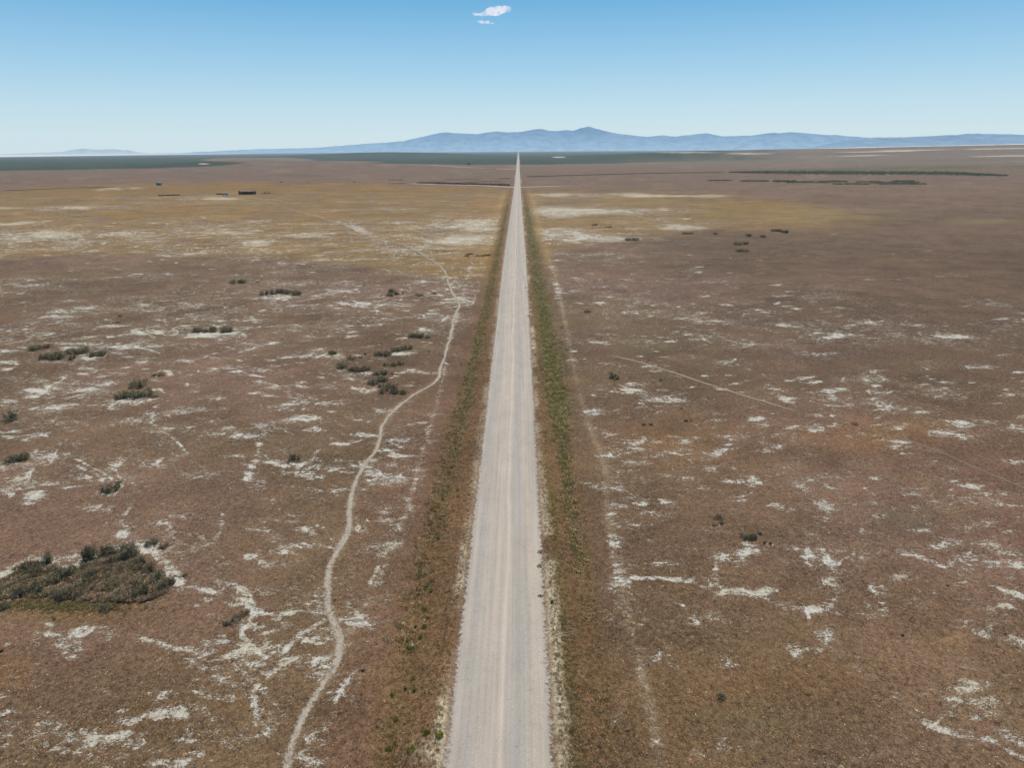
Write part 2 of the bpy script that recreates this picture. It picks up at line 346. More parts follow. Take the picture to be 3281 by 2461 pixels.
    hi = lerp_curve(u, [(0, 408), (200, 398), (500, 392), (800, 396), (1100, 404)])
    och = sst(lo + 8, lo - 14, v + w2 * 26) * sst(hi - 5, hi + 8, v + w2 * 8) * (u < 1108)
    lo2 = lerp_curve(u, [(1108, 545), (1200, 540), (1300, 520), (1500, 500), (1850, 500), (1950, 490)])
    hi2 = lerp_curve(u, [(1108, 406), (1300, 408), (1500, 412), (1700, 430), (1850, 455), (1950, 470)])
    och2 = sst(lo2 + 12, lo2 - 20, v + w2 * 30) * sst(hi2 - 6, hi2 + 14, v + w2 * 16) * (u > 1108) * sst(1960, 1700, u + w2 * 150)
    mixin(alb(138, 111, 62), och * (.85 + w2 * .5))
    mixin(alb(140, 114, 66), och2 * (.8 + w2 * .6))
    mixin(alb(148, 114, 72), (och * sst(.05, .25, w2) * .6))
    mixin(alb(126, 102, 82), ((och + och2) * sst(.08, .25, -w2) * .6))
    mixin(alb(165, 148, 92), blob(u, v, 2130, 478, 80, 6) * .3 + blob(u, v, 1790, 465, 160, 14) * .25)
    mixin(alb(150, 120, 76), blob(u, v, 1040, 500, 70, 80) * .6)
    # pale salt flats near the road
    pale = (blob(u, v, 1030, 480, 70, 9) + blob(u, v, 1000, 492, 90, 7) + blob(u, v, 1040, 512, 60, 8) + blob(u, v, 990, 522, 60, 7) +
            blob(u, v, 1200, 458, 80, 9) + blob(u, v, 1330, 455, 120, 6) + blob(u, v, 1210, 505, 70, 10) + blob(u, v, 1290, 516, 90, 5) + blob(u, v, 1260, 420, 120, 4) + blob(u, v, 1460, 423, 130, 3) +
            blob(u, v, 1470, 490, 50, 6) + blob(u, v, 1220, 548, 70, 4) * .6 + blob(u, v, 60, 505, 90, 7) * .6 + blob(u, v, 260, 505, 60, 5) + blob(u, v, 120, 448, 130, 4) * .7 + blob(u, v, 100, 512, 60, 6) * .6 + blob(u, v, 480, 500, 80, 5) * .6 + blob(u, v, 560, 525, 30, 5) + blob(u, v, 770, 493, 22, 5, 20) * 1.6 + blob(u, v, 40, 482, 60, 3, -4) + blob(u, v, 620, 510, 100, 6) * .5 + blob(u, v, 250, 408, 80, 4) * .5 + blob(u, v, 480, 428, 50, 3) * .8)
    mixin(alb(184, 174, 150), sst(.25, 1.0, pale + w2 * 3.2) * .7 * sst(.05, .3, pale))
    # --- far field greys
    far = sst(hi - 2, hi - 12, v) * (u < 1108) + sst(404, 396, v + w2 * 6) * (u >= 1108)
    mixin(alb(118, 98, 82), far * .6)
    mixin(alb(142, 122, 98), far * sst(.05, .3, w2) * .4)
    mixin(alb(128, 120, 104), sst(368, 345, v) * (u > 1108) * .4)
    # green farmland
    gb = lerp_curve(u, [(0, 368), (150, 366), (300, 363.5), (400, 361), (480, 357), (520, 352), (620, 348), (700, 350), (760, 352), (850, 353), (1000, 355), (1118, 355), (1300, 353), (1450, 349), (1700, 345), (1900, 338)])
    gt = lerp_curve(u, [(0, 339), (300, 335), (500, 333), (700, 329), (820, 326), (1118, 326.5), (1500, 322.5), (1750, 321)])
    g = sst(gb + 1.2, gb - 1.2, v + w2 * 2) * sst(gt - 1, gt + 1, v)
    g = g * np.where(u > 1108, sst(1800, 1350, u + w2 * 250), 1)
    # brown low hill breaking the green
    bh = sst(341, 344, v - 2 * np.abs(u - 570) / 90) * sst(350, 347, v) * sst(400, 440, u) * sst(680, 640, u)
    bh = np.maximum(blob(u, v, 560, 345, 110, 4.6) * 1.6, blob(u, v, 700, 350, 130, 3))
    bh = sst(.35, .6, bh + w2 * .3) * (u > 380) * (u < 860)
    dk = sst(.5, .8, blob(u, v, 640, 350.5, 140, 1.8) + w2 * .2) * (u < 760)
    gcol_m = np.clip(g * (1 - bh * .9), 0, 1)
    mixin(alb(48, 66, 48), gcol_m * .95)
    mixin(alb(60, 80, 50), gcol_m * sst(0, .3, w2) * .5)
    mixin(alb(38, 56, 42), gcol_m * sst(.02, .3, -w2) * .5)
    mixin(alb(124, 104, 86), bh * g)
    mixin(alb(86, 100, 84), dk * .7)
    # dark streaks of brush in the far left
    mixin(alb(104, 90, 80), (blob(u, v, 620, 379, 100, 2.4) + blob(u, v, 100, 408, 90, 1.3, -2) * .9 + blob(u, v, 420, 372, 60, 1)) * (.8 + w2 * 3))
    # right: green strips and pale streaks
    mixin(alb(96, 94, 62), (blob(u, v, 2080, 361, 260, 5, -1) * .75 + blob(u, v, 1800, 366, 260, 3, -1) * .6) * (.8 + w2 * 2))
    mixin(alb(112, 108, 86), blob(u, v, 1550, 347, 220, 5) * .5)
    mixin(alb(96, 90, 76), blob(u, v, 1850, 330, 200, 2.4, -1) * .6 + blob(u, v, 2100, 345, 160, 2, -1) * .5)
    ps = (blob(u, v, 1925, 326, 110, 1.3, -1.4) * 1.4 + blob(u, v, 1860, 336, 90, 1, -1) * .9 + blob(u, v, 2170, 320.5, 70, 1.2, -1) * 1.3 + blob(u, v, 2180, 336.5, 80, 1.2, -1) * 1.4 + blob(u, v, 1490, 329, 90, 1.2) + blob(u, v, 1620, 331.5, 60, 1.1) + blob(u, v, 1208, 339, 14, 1.2) * 1.4 + blob(u, v, 440, 353.5, 14, 1.0) * 1.3)
    mixin(alb(205, 192, 172), sst(.3, .8, ps + w2 * .4) * .9)
    # white playa under the horizon
    pl = lerp_curve(u, [(0, 338.5), (300, 334.5), (500, 332), (700, 328.5), (820, 325), (1118, 325.8), (1500, 322.2), (1700, 321.2), (1900, 318.5), (2212, 312)])
    pm = sst(pl + .5, pl - .5, v) * (y > 4000)
    mixin(np.array([.9, .88, .84]), pm)
    # verge colours by real lateral distance from the road axis
    ax = np.abs(x); al = sst(420, 470, v)
    mixin(alb(128, 101, 70), sst(10.8, 8.6, ax + w3 * 3) * .7 * sst(396, 404, v))
    mixin(alb(124, 92, 66), sst(9.0, 7.0, ax + w5 * 2) * .4 * (y > 20) * sst(396, 404, v))
    gl = np.interp(v, [420, 460, 900, 1000, 1200, 1659], [0, 1, .9, .6, .4, .3])
    mixin(alb(104, 98, 58), .8 * np.exp(-((x + 8.0) / 1.3) ** 2) * gl * (.8 + w5 * 2))
    gr = np.interp(v, [420, 460, 860, 950, 1000, 1659], [0, 1, 1, .6, .15, .1])
    mixin(alb(104, 100, 62), np.exp(-((x - 8.2) / 2.0) ** 2) * gr * (.8 + w5 * 2))
    mixin(alb(112, 98, 50), np.exp(-((x - 5.5) / .6) ** 2) * sst(900, 1100, v) * (.7 + w5 * 3))
    # yellow-green fringe outside the verge where the ochre band is crossed
    mixin(alb(158, 128, 74), np.exp(-((ax - 13.5) / 2.2) ** 2) * sst(405, 420, v) * sst(620, 540, v) * .7)
    # shoulder gravel, patchy
    sh = np.exp(-((ax - 4.5) / .55) ** 2) + .0
    shr = sst(-.05, .12, w3 + .25 * w5) * np.exp(-((x - 5.0) / .75) ** 2) * sst(900, 960, v) * sst(1130, 1050, v) * 1.8
    shr2 = np.exp(-((x - 4.9) / .6) ** 2) * sst(0, .2, w5 + .1) * sst(1060, 1200, v)
    shr3 = np.exp(-((x - 4.9) / .5) ** 2) * sst(0, .2, w5) * sst(900, 700, v)
    shl = blob(u, v, 925, 1625, 40, 26) * sst(-.1, .15, w5) + blob(u, v, 948, 1160, 26, 9) * sst(-.1, .1, w5) * 1.2 + np.exp(-((x + 4.6) / .4) ** 2) * sst(.05, .2, w5) * sst(1000, 1200, v)
    mixin(alb(190, 178, 152), (sh * .7 * sst(-.2, .2, w5) + shr + shr2 * .8 + shr3 * .9 + shl) * .85)

    # --- salt density field
    D = np.zeros_like(u)
    for e in SALT:
        cu, cv, ru, rv, st = e[:5]; rot = e[5] if len(e) > 5 else 0
        R = 2.6 * max(ru, rv)
        m = (np.abs(u - cu) < R) & (np.abs(v - cv) < R)
        if m.any():
            D[m] = np.maximum(D[m], st * blob(u[m], v[m], cu, cv, ru * 1.15, rv * 1.25, rot))
    # scattered small patches everywhere on the flat, none on the verge
    base = .445 - .03 * sst(760, 560, v) + .22 * (fbm(x / 45, y / 45, 71, 3) - .5)
    base = base + .10 * sst(1000, 620, v) * sst(440, 520, v)
    base = base - .22 * blob(u, v, 200, 1480, 260, 60) - .2 * blob(u, v, 1500, 1500, 260, 120) - .15 * blob(u, v, 1850, 1000, 200, 40) - .25 * blob(u, v, 1800, 1540, 200, 80) - .12 * sst(1300, 1700, u) * sst(800, 560, v)
    base = base - .12 * blob(u, v, 160, 1325, 200, 40) - .06 * (u > 1250) * sst(900, 1000, v)
    base = base + .10 * (och + och2) + .22 * np.clip(pale, 0, 1)
    VEINS = [[(385,1265),(450,1275),(520,1295),(545,1320),(600,1330),(660,1318),(705,1325)], [(265,1180),(268,1140),(240,1080),(262,1050),(250,1010)], [(480,1110),(478,1150),(440,1182),(400,1200),(345,1215)],
      [(590,1090),(640,1120),(700,1140),(730,1185)], [(545,1000),(535,1045),(560,1075),(620,1085)], [(540,1465),(570,1500),(600,1530),(650,1580),(665,1600)], [(545,1330),(520,1370),(545,1400),(590,1430),(650,1440)],
      [(1360,1248),(1430,1250),(1500,1258),(1560,1285),(1660,1300),(1745,1320),(1800,1298),(1815,1255)], [(1745,1320),(1750,1360),(1790,1398),(1830,1430),(1880,1465),(1930,1508),(1990,1560),(2060,1590),(2130,1598),(2212,1640)],
      [(1545,1200),(1548,1250),(1570,1278)], [(1940,1190),(2010,1212),(2090,1248),(2212,1290)], [(150,985),(220,1020),(265,1050)], [(60,1000),(55,1040),(20,1075)], [(310,905),(380,950),(430,1010)], [(700,1340),(640,1380),(600,1420)], [(0,1600),(40,1575),(110,1560)], [(300,1370),(235,1372),(180,1360),(130,1385),(150,1405)], [(300,1378),(380,1400),(430,1412)],
      [(1720,1190),(1760,1230),(1800,1240)], [(2080,1480),(2060,1530),(2010,1570)], [(560,940),(556,975),(600,1000)], [(855,1160),(830,1200),(800,1260)]]
    rs = random.Random(11)
    for _ in range(1900):                       # small scattered crust islands, denser in loose clusters
        cv = rs.uniform(470, 1620) if rs.random() < .35 else rs.uniform(540, 1100); cu = rs.uniform(-20, 2240)
        gx, gy = ground(cu, cv)
        if -13 < gx < 11.5: continue
        q = float(fbm(np.array([gx / 38]), np.array([gy / 38]), 301, 3)[0])
        if q < .43 + (.05 if cv > 1250 else 0) + (.07 if (cu > 1150 and cv > 1280) else 0): continue
        m1 = mpp(cu, cv); wd = rs.uniform(1.2, 4.2) * rs.choice((.5, 1, 1, 1.3)); ru = wd / m1 / 2; sn = max(.12, HC * m1 and HC / (m1 * F)); rv = max(1.0, ru * sn * rs.uniform(.35, .7))
        sg = rs.uniform(.5, .95) * (.72 if cv > 850 else 1) * (.85 if cu > 1150 and cv > 850 else 1); rt = rs.uniform(-25, 25) * sn
        R_ = 2.4 * ru
        m = (np.abs(u - cu) < R_) & (np.abs(v - cv) < max(2.4 * rv, R_ * .5))
        if m.any(): D[m] = np.maximum(D[m], sg * blob(u[m], v[m], cu, cv, ru, rv, rt))
    tg = poly_dist(u, v, [(-30, 1268), (20, 1232), (70, 1208), (120, 1212), (150, 1235), (180, 1205), (240, 1185), (300, 1182), (345, 1200), (378, 1232), (392, 1265)])
    D = np.maximum(D, (.95 + w5) * np.exp(-(tg / 11) ** 2))
    for pl_ in VEINS:
        tv = poly_dist(u, v, pl_); D = np.maximum(D, (.62 + w5 + w3 * .8) * np.exp(-(tv / (2.5 + 4.5 * sst(900, 1600, v))) ** 2))
    tr = poly_dist(u, v, LEFT_TRACK); wdt = 5 + 10 * sst(600, 1600, v)
    D = np.maximum(D, .42 * np.exp(-(tr / wdt) ** 2) * (.3 + sst(-.1, .2, w3)))
    tr = poly_dist(u, v, RIGHT_TRACK); inb = sst(12.5, 10, x)
    D = np.maximum(D, (.38 + .3 * sst(980, 1040, v)) * np.exp(-(tr / (wdt * 1.5)) ** 2) * (.1 + .9 * sst(-.08, .18, w3 + .3 * w1)))
    base = np.where((x > 0) & (x < 12.5), base * .8, base)
    salt = base + D * (.52 + .13 * sst(780, 1050, v))
    salt = salt * np.where(x > 0, sst(7.9, 9.2, x + w3 * 2.5 + .8), sst(9.5, 11.5, -x + w3 * 3)) * sst(396, 425, v) 
    salt = np.where(ax < 7.2, salt * 0, salt)
    col = col * np.array([1.13, 1.035, .89]) * (1 + .05 * sst(1000, 1500, v))[:, None]
    me_cols = {'tint': np.clip(col, .01, .95), 'salt': salt, 'soft': sst(1.0, 0, np.clip(D, 0, 1))}
    nr, nc = shp
    i = np.arange(nr - 1)[:, None] * nc + np.arange(nc - 1)[None, :]
    Fc = np.stack([i, i + 1, i + nc + 1, i + nc], -1).reshape(-1, 4)
    o = mesh_from('ground', np.stack([x, y, z], 1), Fc, ground_material(), cols=me_cols, smooth=True)
    tag(o, kind='structure')
    return o

def ground_material():
    n = NT('dry_grassland')
    P = n.pos()
    tint = n.attr('tint', True); salt = n.attr('salt')
    # grass texture: octaves over a wide range so it reads at every distance
    a = n.noise(P, 0.09, 9, 0.72, 0.2)
    b = n.noise(n.pos((1, 1.0, 1), (31, 7, 0)), 1.7, 7, 0.78, 0.6); a2 = n.noise(n.pos((1, 1.2, 1), (131, 7, 0)), 0.02, 11, 0.74, 0.3)
    c = n.noise(n.pos((1.0, 0.55, 1), (3, 71, 0)), 5.5, 4, 0.8, 1.2)
    k = n.math('ADD', n.math('MULTIPLY', n.math('ADD', n.math('SUBTRACT', a, .5), n.math('SUBTRACT', a2, .5)), 1.25), n.math('MULTIPLY', n.math('SUBTRACT', b, .5), 2.6))
    k = n.math('ADD', k, n.math('MULTIPLY', n.math('SUBTRACT', c, .5), 3.6))
    bright = n.math('ADD', 1.0, n.math('MULTIPLY', k, 1.0)); bright = n.math('MAXIMUM', bright, 0.28)
    vm = n.n('ShaderNodeVectorMath', operation='SCALE'); n.l(tint, vm.inputs[0]); n.l(bright, vm.inputs['Scale'])
    col = vm.outputs[0]
    # straw and rust flecks
    s1 = n.noise(n.pos((1, .7, 1), (9, 9, 0)), 4.2, 5, 0.75, 1.5)
    col = n.mix(n.math('MULTIPLY', n.ramp(s1, .57, .68), .55), col, alb(178, 152, 118))
    s2 = n.noise(n.pos((1, .8, 1), (77, 19, 0)), 2.2, 6, 0.7, 0.8)
    col = n.mix(n.math('MULTIPLY', n.ramp(s2, .58, .72), .38), col, alb(112, 66, 50))
    s3 = n.noise(n.pos((1, .8, 1), (177, 119, 0)), 1.1, 7, 0.75, 0.5)
    col = n.mix(n.math('MULTIPLY', n.ramp(s3, .57, .70), .6), col, alb(66, 52, 40))
    # thin bare veins between crust patches
    wv = n.noise(P, 0.085, 5, 0.55, 0.9)
    vein = n.math('SUBTRACT', 1.0, n.math('MULTIPLY', n.math('ABSOLUTE', n.math('SUBTRACT', wv, .5)), 26.0)); vein = n.math('MAXIMUM', vein, 0.0)
    # crust patches: fractal islands
    i1 = n.noise(n.pos((.72, 1.1, 1)), 0.80, 7, 0.66, 1.6)
    i0 = n.noise(n.pos((.7, 1.1, 1), (40, 3, 0)), 0.07, 4, .6, .5)
    i2 = n.noise(n.pos((.7, 1.2, 1), (5, 3, 0)), 3.6, 6, 0.76, 1.2)
    f = n.math('ADD', salt, n.math('MULTIPLY', n.math('SUBTRACT', i1, .5), 2.2))
    f = n.math('ADD', f, n.math('MULTIPLY', n.math('SUBTRACT', i0, .5), .9))
    f = n.math('ADD', f, n.math('MULTIPLY', n.math('SUBTRACT', i2, .5), 1.9))
    i3 = n.noise(n.pos((.8, 1.2, 1), (9, 3, 0)), 6.5, 4, 0.7, .8)
    f = n.math('ADD', f, n.math('MULTIPLY', n.math('SUBTRACT', i3, .5), 1.9))
    f = n.math('ADD', f, n.math('MULTIPLY', vein, n.math('MULTIPLY', .5, n.ramp(salt, .38, .75))))
    gate = n.ramp(salt, .05, .25)
    f2 = n.math('ADD', n.math('MULTIPLY', salt, .4), n.math('ADD', n.math('MULTIPLY', n.math('SUBTRACT', i2, .5), 2.6), n.math('MULTIPLY', n.math('SUBTRACT', i3, .5), 2.2)))
    m3 = n.math('MULTIPLY', n.math('MULTIPLY', n.ramp(f2, .60, .78), gate), .75)
    m = n.math('MULTIPLY', n.ramp(f, .93, 1.0), gate)
    m2 = n.math('MULTIPLY', n.ramp(f, .62, .98), gate)
    sv = n.noise(P, 3.0, 6, 0.75)
    scol = n.mix(n.ramp(sv, .3, .7), alb(208, 194, 164), alb(252, 244, 222))
    scol = n.mix(n.math('MULTIPLY', n.ramp(n.noise(P, .12, 3), .5, .65), .35), scol, alb(214, 196, 140))
    col = n.mix(n.math('MULTIPLY', m2, .36), col, alb(176, 156, 122))
    col = n.mix(m3, col, alb(214, 200, 170))
    col = n.mix(n.math('MULTIPLY', m, .92), col, scol)
    bh = n.math('ADD', n.math('MULTIPLY', c, .10), n.math('MULTIPLY', b, .30))
    bh = n.math('SUBTRACT', bh, n.math('MULTIPLY', m, .04))
    sh = n.diffuse(col, .95, bh, .7, 1.0)
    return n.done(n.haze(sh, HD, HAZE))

def road_material():
    n = NT('road_gravel')
    lat = n.attr('lat')              # metres from the axis
    P = n.pos()
    def line(c, w):
        d = n.math('DIVIDE', n.math('SUBTRACT', n.math('ADD', lat, n.math('MULTIPLY', n.math('SUBTRACT', n.noise(n.pos((.5, .03, 1)), 1.0, 4), .5), 1.6)), c), w)
        return n.math('POWER', 2.71828, n.math('MULTIPLY', n.math('MULTIPLY', d, d), -1.0))
    streak = n.noise(n.pos((3.2, .025, 1)), 1.0, 6, .65)
    sp = n.noise(P, 9.0, 6, .8); sp2 = n.noise(P, 2.5, 5, .7); ws = n.noise(n.pos((.6, .22, 1)), .8, 6, .7)
    col = n.mix(n.ramp(streak, .32, .68), alb(176, 168, 154), alb(196, 185, 168))
    col = n.mix(n.math('MULTIPLY', line(-2.6, .6), .5), col, alb(170, 166, 157))
    col = n.mix(n.math('MULTIPLY', line(1.35, .55), .5), col, alb(168, 165, 157))
    col = n.mix(n.math('MULTIPLY', line(0.15, .2), .6), col, alb(216, 201, 180))
    col = n.mix(n.math('MULTIPLY', line(-.7, .35), .4), col, alb(202, 186, 168))
    col = n.mix(n.math('MULTIPLY', line(-1.7, .18), .35), col, alb(204, 190, 172))
    col = n.mix(n.math('MULTIPLY', line(2.6, .35), .3), col, alb(200, 182, 160))
    br = n.math('ADD', .14, n.math('ADD', n.math('MULTIPLY', sp, 1.1), n.math('ADD', n.math('MULTIPLY', sp2, .2), n.math('MULTIPLY', ws, .42))))
    col = n.mix(1.0, col, (1.12, 1.045, .95), 'MULTIPLY')
    vm = n.n('ShaderNodeVectorMath', operation='SCALE'); n.l(col, vm.inputs[0]); n.l(br, vm.inputs['Scale'])
    sh = n.diffuse(vm.outputs[0], .95, n.math('MULTIPLY', sp, .06), .5, 1.0)
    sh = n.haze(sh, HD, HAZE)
    edge = n.attr('edge')            # 0 at the rim, 1 inside
    e = n.math('ADD', edge, n.math('MULTIPLY', n.math('SUBTRACT', n.noise(P, 2.4, 8, .85), .5), 3.4))
    fac = n.ramp(e, .2, .75)
    tr = n.n('ShaderNodeBsdfTransparent'); ms = n.n('ShaderNodeMixShader')
    n.l(fac, ms.inputs[0]); n.l(tr.outputs[0], ms.inputs[1]); n.l(sh, ms.inputs[2])
    return n.done(ms.outputs[0])

def dirt_material(name, c1, c2, soft=.9, amount=1.0, haze=True):
    n = NT(name); P = n.pos()
    sp = n.noise(P, 3.0, 7, .78); lo = n.noise(P, .25, 4, .6)
    col = n.mix(n.ramp(sp, .3, .7), c1, c2)
    sh = n.diffuse(col, .95)
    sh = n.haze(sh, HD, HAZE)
    edge = n.attr('edge')
    e = n.math('ADD', edge, n.math('MULTIPLY', n.math('SUBTRACT', n.noise(P, 2.6, 8, .82), .5), 4.0 * soft))
    e = n.math('ADD', e, n.math('MULTIPLY', n.math('SUBTRACT', lo, .5), 1.0 * soft))
    fac = n.math('MULTIPLY', n.ramp(e, .15, .8), n.math('MULTIPLY', n.attr('fade'), amount))
    tr = n.n('ShaderNodeBsdfTransparent'); ms = n.n('ShaderNodeMixShader')
    n.l(fac, ms.inputs[0]); n.l(tr.outputs[0], ms.inputs[1]); n.l(sh, ms.inputs[2])
    return n.done(ms.outputs[0])

def build_road():
    ys = [-400, -200, -100, -50, 0]
    y = 20.0
    while y < 26000: ys.append(y); y += max(1.2, y * .02)
    ys = np.array(ys, float)
    u, v, _ = project(np.zeros_like(ys), ys, np.zeros_like(ys))
    half = np.interp(np.where(ys < 30, 1659, v), [326, 328, 344, 360, 402, 412, 467, 540, 620, 707, 1000, 1659], [14, 9.5, 5.6, 4.2, 3.8, 3.9, 4.2, 4.5, 4.35, 4.1, 3.85, 3.72])
    half = half * (1 + .02 * (fbm(ys / 30, ys * 0, 5) - .5))
    lats = np.array([-1.14, -1.02, -.92, -.75, -.5, -.25, 0, .25, .5, .75, .92, 1.02, 1.14])
    edge = np.array([0, .5, 1, 1, 1, 1, 1, 1, 1, 1, 1, .5, 0])
    X = half[:, None] * lats[None]; Y = np.repeat(ys[:, None], 13, 1)
    far = np.clip((ys - 600) / 3000, 0, 1)[:, None] * .6
    crown = .06 + .16 * (1 - (lats / 1.14) ** 2)
    Z = crown[None] + far + X * 0
    # ditch-side rim sits just on the ground
    gz = terrain_z(X.ravel(), Y.ravel()).reshape(X.shape)
    Z = np.maximum(Z, gz + .02)
    sc = X / half[:, None] * 3.75
    nr = len(ys); i = np.arange(nr - 1)[:, None] * 13 + np.arange(12)[None]
    Fc = np.stack([i, i + 1, i + 14, i + 13], -1).reshape(-1, 4)
    o = mesh_from('gravel_road', np.stack([X, Y, Z], -1).reshape(-1, 3), Fc, road_material(), cols={'lat': sc.ravel(), 'edge': np.repeat(edge[None], nr, 0).ravel()}, smooth=True)
    tag(o, kind='structure')

def ribbon(name, pts_uv, w0, mat, lift=.03, fade_ends=(0, 0), wfun=None, jag=.0):
    P = [ground(u, v) for u, v in pts_uv]
    # Catmull-Rom through ground points
    pts = []
    for i in range(len(P) - 1):
        p0 = P[max(i - 1, 0)]; p1 = P[i]; p2 = P[i + 1]; p3 = P[min(i + 2, len(P) - 1)]
        seg = math.dist(p1, p2); k = max(3, min(60, int(seg / max(.8, 0.006 * p1[1]))))
        for j in range(k):
            t = j / k
            q = [0.5 * ((2 * p1[a]) + (-p0[a] + p2[a]) * t + (2 * p0[a] - 5 * p1[a] + 4 * p2[a] - p3[a]) * t * t + (-p0[a] + 3 * p1[a] - 3 * p2[a] + p3[a]) * t ** 3) for a in (0, 1)]
            pts.append(q)
    pts.append(P[-1]); A = np.array(pts)
    L = np.concatenate([[0], np.cumsum(np.hypot(*np.diff(A, axis=0).T))])
    T = np.gradient(A, axis=0); T /= np.maximum(np.hypot(T[:, 0], T[:, 1])[:, None], 1e-6)
    N = np.stack([-T[:, 1], T[:, 0]], 1)
    wob = (fbm(L / 6, L * 0, 9, 3) - .5) * jag; A = A + N * wob[:, None]
    w = w0 * (0.75 + .5 * fbm(L / 9, L * 0, 2, 3))
    if wfun is not None: w = w * wfun(L / L[-1])
    lat = np.array([-2.2, -.9, 0, .9, 2.2]); ed = np.array([-.5, .55, 1.05, .55, -.5])
    X = A[:, 0:1] + N[:, 0:1] * w[:, None] * lat / 2 * 1.3; Y = A[:, 1:2] + N[:, 1:2] * w[:, None] * lat / 2 * 1.3
    Z = terrain_z(X.ravel(), Y.ravel()).reshape(X.shape) + lift
    fd = np.ones(len(A)); s = L / L[-1]
    if fade_ends[0]: fd *= np.clip(s / fade_ends[0], 0, 1)
    if fade_ends[1]: fd *= np.clip((1 - s) / fade_ends[1], 0, 1)
    nr = len(A); i = np.arange(nr - 1)[:, None] * 5 + np.arange(4)[None]
    Fc = np.stack([i, i + 1, i + 6, i + 5], -1).reshape(-1, 4)
    o = mesh_from(name, np.stack([X, Y, Z], -1).reshape(-1, 3), Fc, mat, cols={'edge': np.repeat(ed[None], nr, 0).ravel(), 'fade': np.repeat(fd[:, None], 5, 1).ravel()}, smooth=True)
    return tag(o, kind='structure')

# ------------------------------------------------------------------ vegetation
def foliage_material(name, dark, light, attr_col=False, haze=True):
    n = NT(name)
    P = n.pos()
    if attr_col:
        base = n.attr('col', True)
        k = n.noise(P, 2.5, 4, .7)
        vm = n.n('ShaderNodeVectorMath', operation='SCALE'); n.l(base, vm.inputs[0]); n.l(n.math('ADD', .5, k), vm.inputs['Scale']); col = vm.outputs[0]
    else:
        tc = n.n('ShaderNodeTexCoord'); k = n.noise(tc.outputs['Object'], 3.5, 4, .7)
        oi = n.n('ShaderNodeObjectInfo')
        col = n.mix(n.ramp(k, .35, .65), dark, light)
        vm = n.n('ShaderNodeVectorMath', operation='SCALE'); n.l(col, vm.inputs[0]); n.l(n.math('ADD', .8, n.math('MULTIPLY', oi.outputs['Random'], .4)), vm.inputs['Scale']); col = vm.outputs[0]
    sc_ = n.n('ShaderNodeVectorMath', operation='SCALE'); n.l(col, sc_.inputs[0]); sc_.inputs['Scale'].default_value = 2.1; col = sc_.outputs[0]
    g = n.n('ShaderNodeNewGeometry'); va = n.n('ShaderNodeVectorMath', operation='ADD'); n.l(g.outputs['Normal'], va.inputs[0]); va.inputs[1].default_value = (0, .3, 1.1)
    vn = n.n('ShaderNodeVectorMath', operation='NORMALIZE'); n.l(va.outputs[0], vn.inputs[0])
    d = n.n('ShaderNodeBsdfDiffuse'); n.l(col, d.inputs[0]); n.l(vn.outputs[0], d.inputs['Normal'])
    t = n.n('ShaderNodeBsdfTranslucent'); n.l(col, t.inputs[0])
    ms = n.n('ShaderNodeMixShader'); ms.inputs[0].default_value = .3; n.l(d.outputs[0], ms.inputs[1]); n.l(t.outputs[0], ms.inputs[2])
    return n.done(n.haze(ms.outputs[0], HD, HAZE))

def leaf_tris(cent, size, upb=.4):
    """one small pointed leaf per centre"""
    n = len(cent)
    d = rng.normal(size=(n, 3)); d[:, 2] = np.abs(d[:, 2]) + upb; d /= np.linalg.norm(d, axis=1)[:, None]
    s = np.cross(d, rng.normal(size=(n, 3))); s /= np.linalg.norm(s, axis=1)[:, None]
    sz = np.asarray(size)[:, None] if np.ndim(size) else size
    a = cent + s * sz * .38; b = cent - s * sz * .38; c = cent + d * sz * 1.5
    V = np.stack([a, b, c], 1).reshape(-1, 3)
    return V, np.arange(3 * n).reshape(-1, 3)

def shrub_mesh(seed, plumes=16, leaves=85, r=1.0, h=1.0, spread=.75):
    """unit-ish shrub: radius ~1, height ~1; leafy plumes on woody stems. returns foliage V,F and stem MB"""
    rs = np.random.default_rng(seed)
    cents = []; stems = MB()
    for k in range(plumes):
        a = rs.uniform(0, 2 * math.pi); q = math.sqrt(rs.uniform(0, 1)) * spread
        bx, by = math.cos(a) * q * r, math.sin(a) * q * r
        L = h * rs.uniform(.62, 1.0) * (1 - .5 * q * q)
        tx, ty = bx + math.cos(a) * .25 * q + rs.normal() * .08, by + math.sin(a) * .25 * q + rs.normal() * .08
        stems.tube([(bx * .35, by * .35, 0), (bx * .8, by * .8, L * .3), (tx, ty, L * .9)], [.035, .022, .008], 4)
        t = rs.uniform(0.05, 1, leaves); rad = .30 * (1 - .55 * t ** 2) + .03
        ph = rs.uniform(0, 2 * math.pi, leaves); rr = np.sqrt(rs.uniform(0, 1, leaves)) * rad
        c = np.stack([bx + (tx - bx) * t + np.cos(ph) * rr, by + (ty - by) * t + np.sin(ph) * rr, t * L], 1)
        cents.append(c)
    c = np.concatenate(cents)
    V, Fc = leaf_tris(c, rs.uniform(.05, .11, len(c)))
    return V, Fc, stems

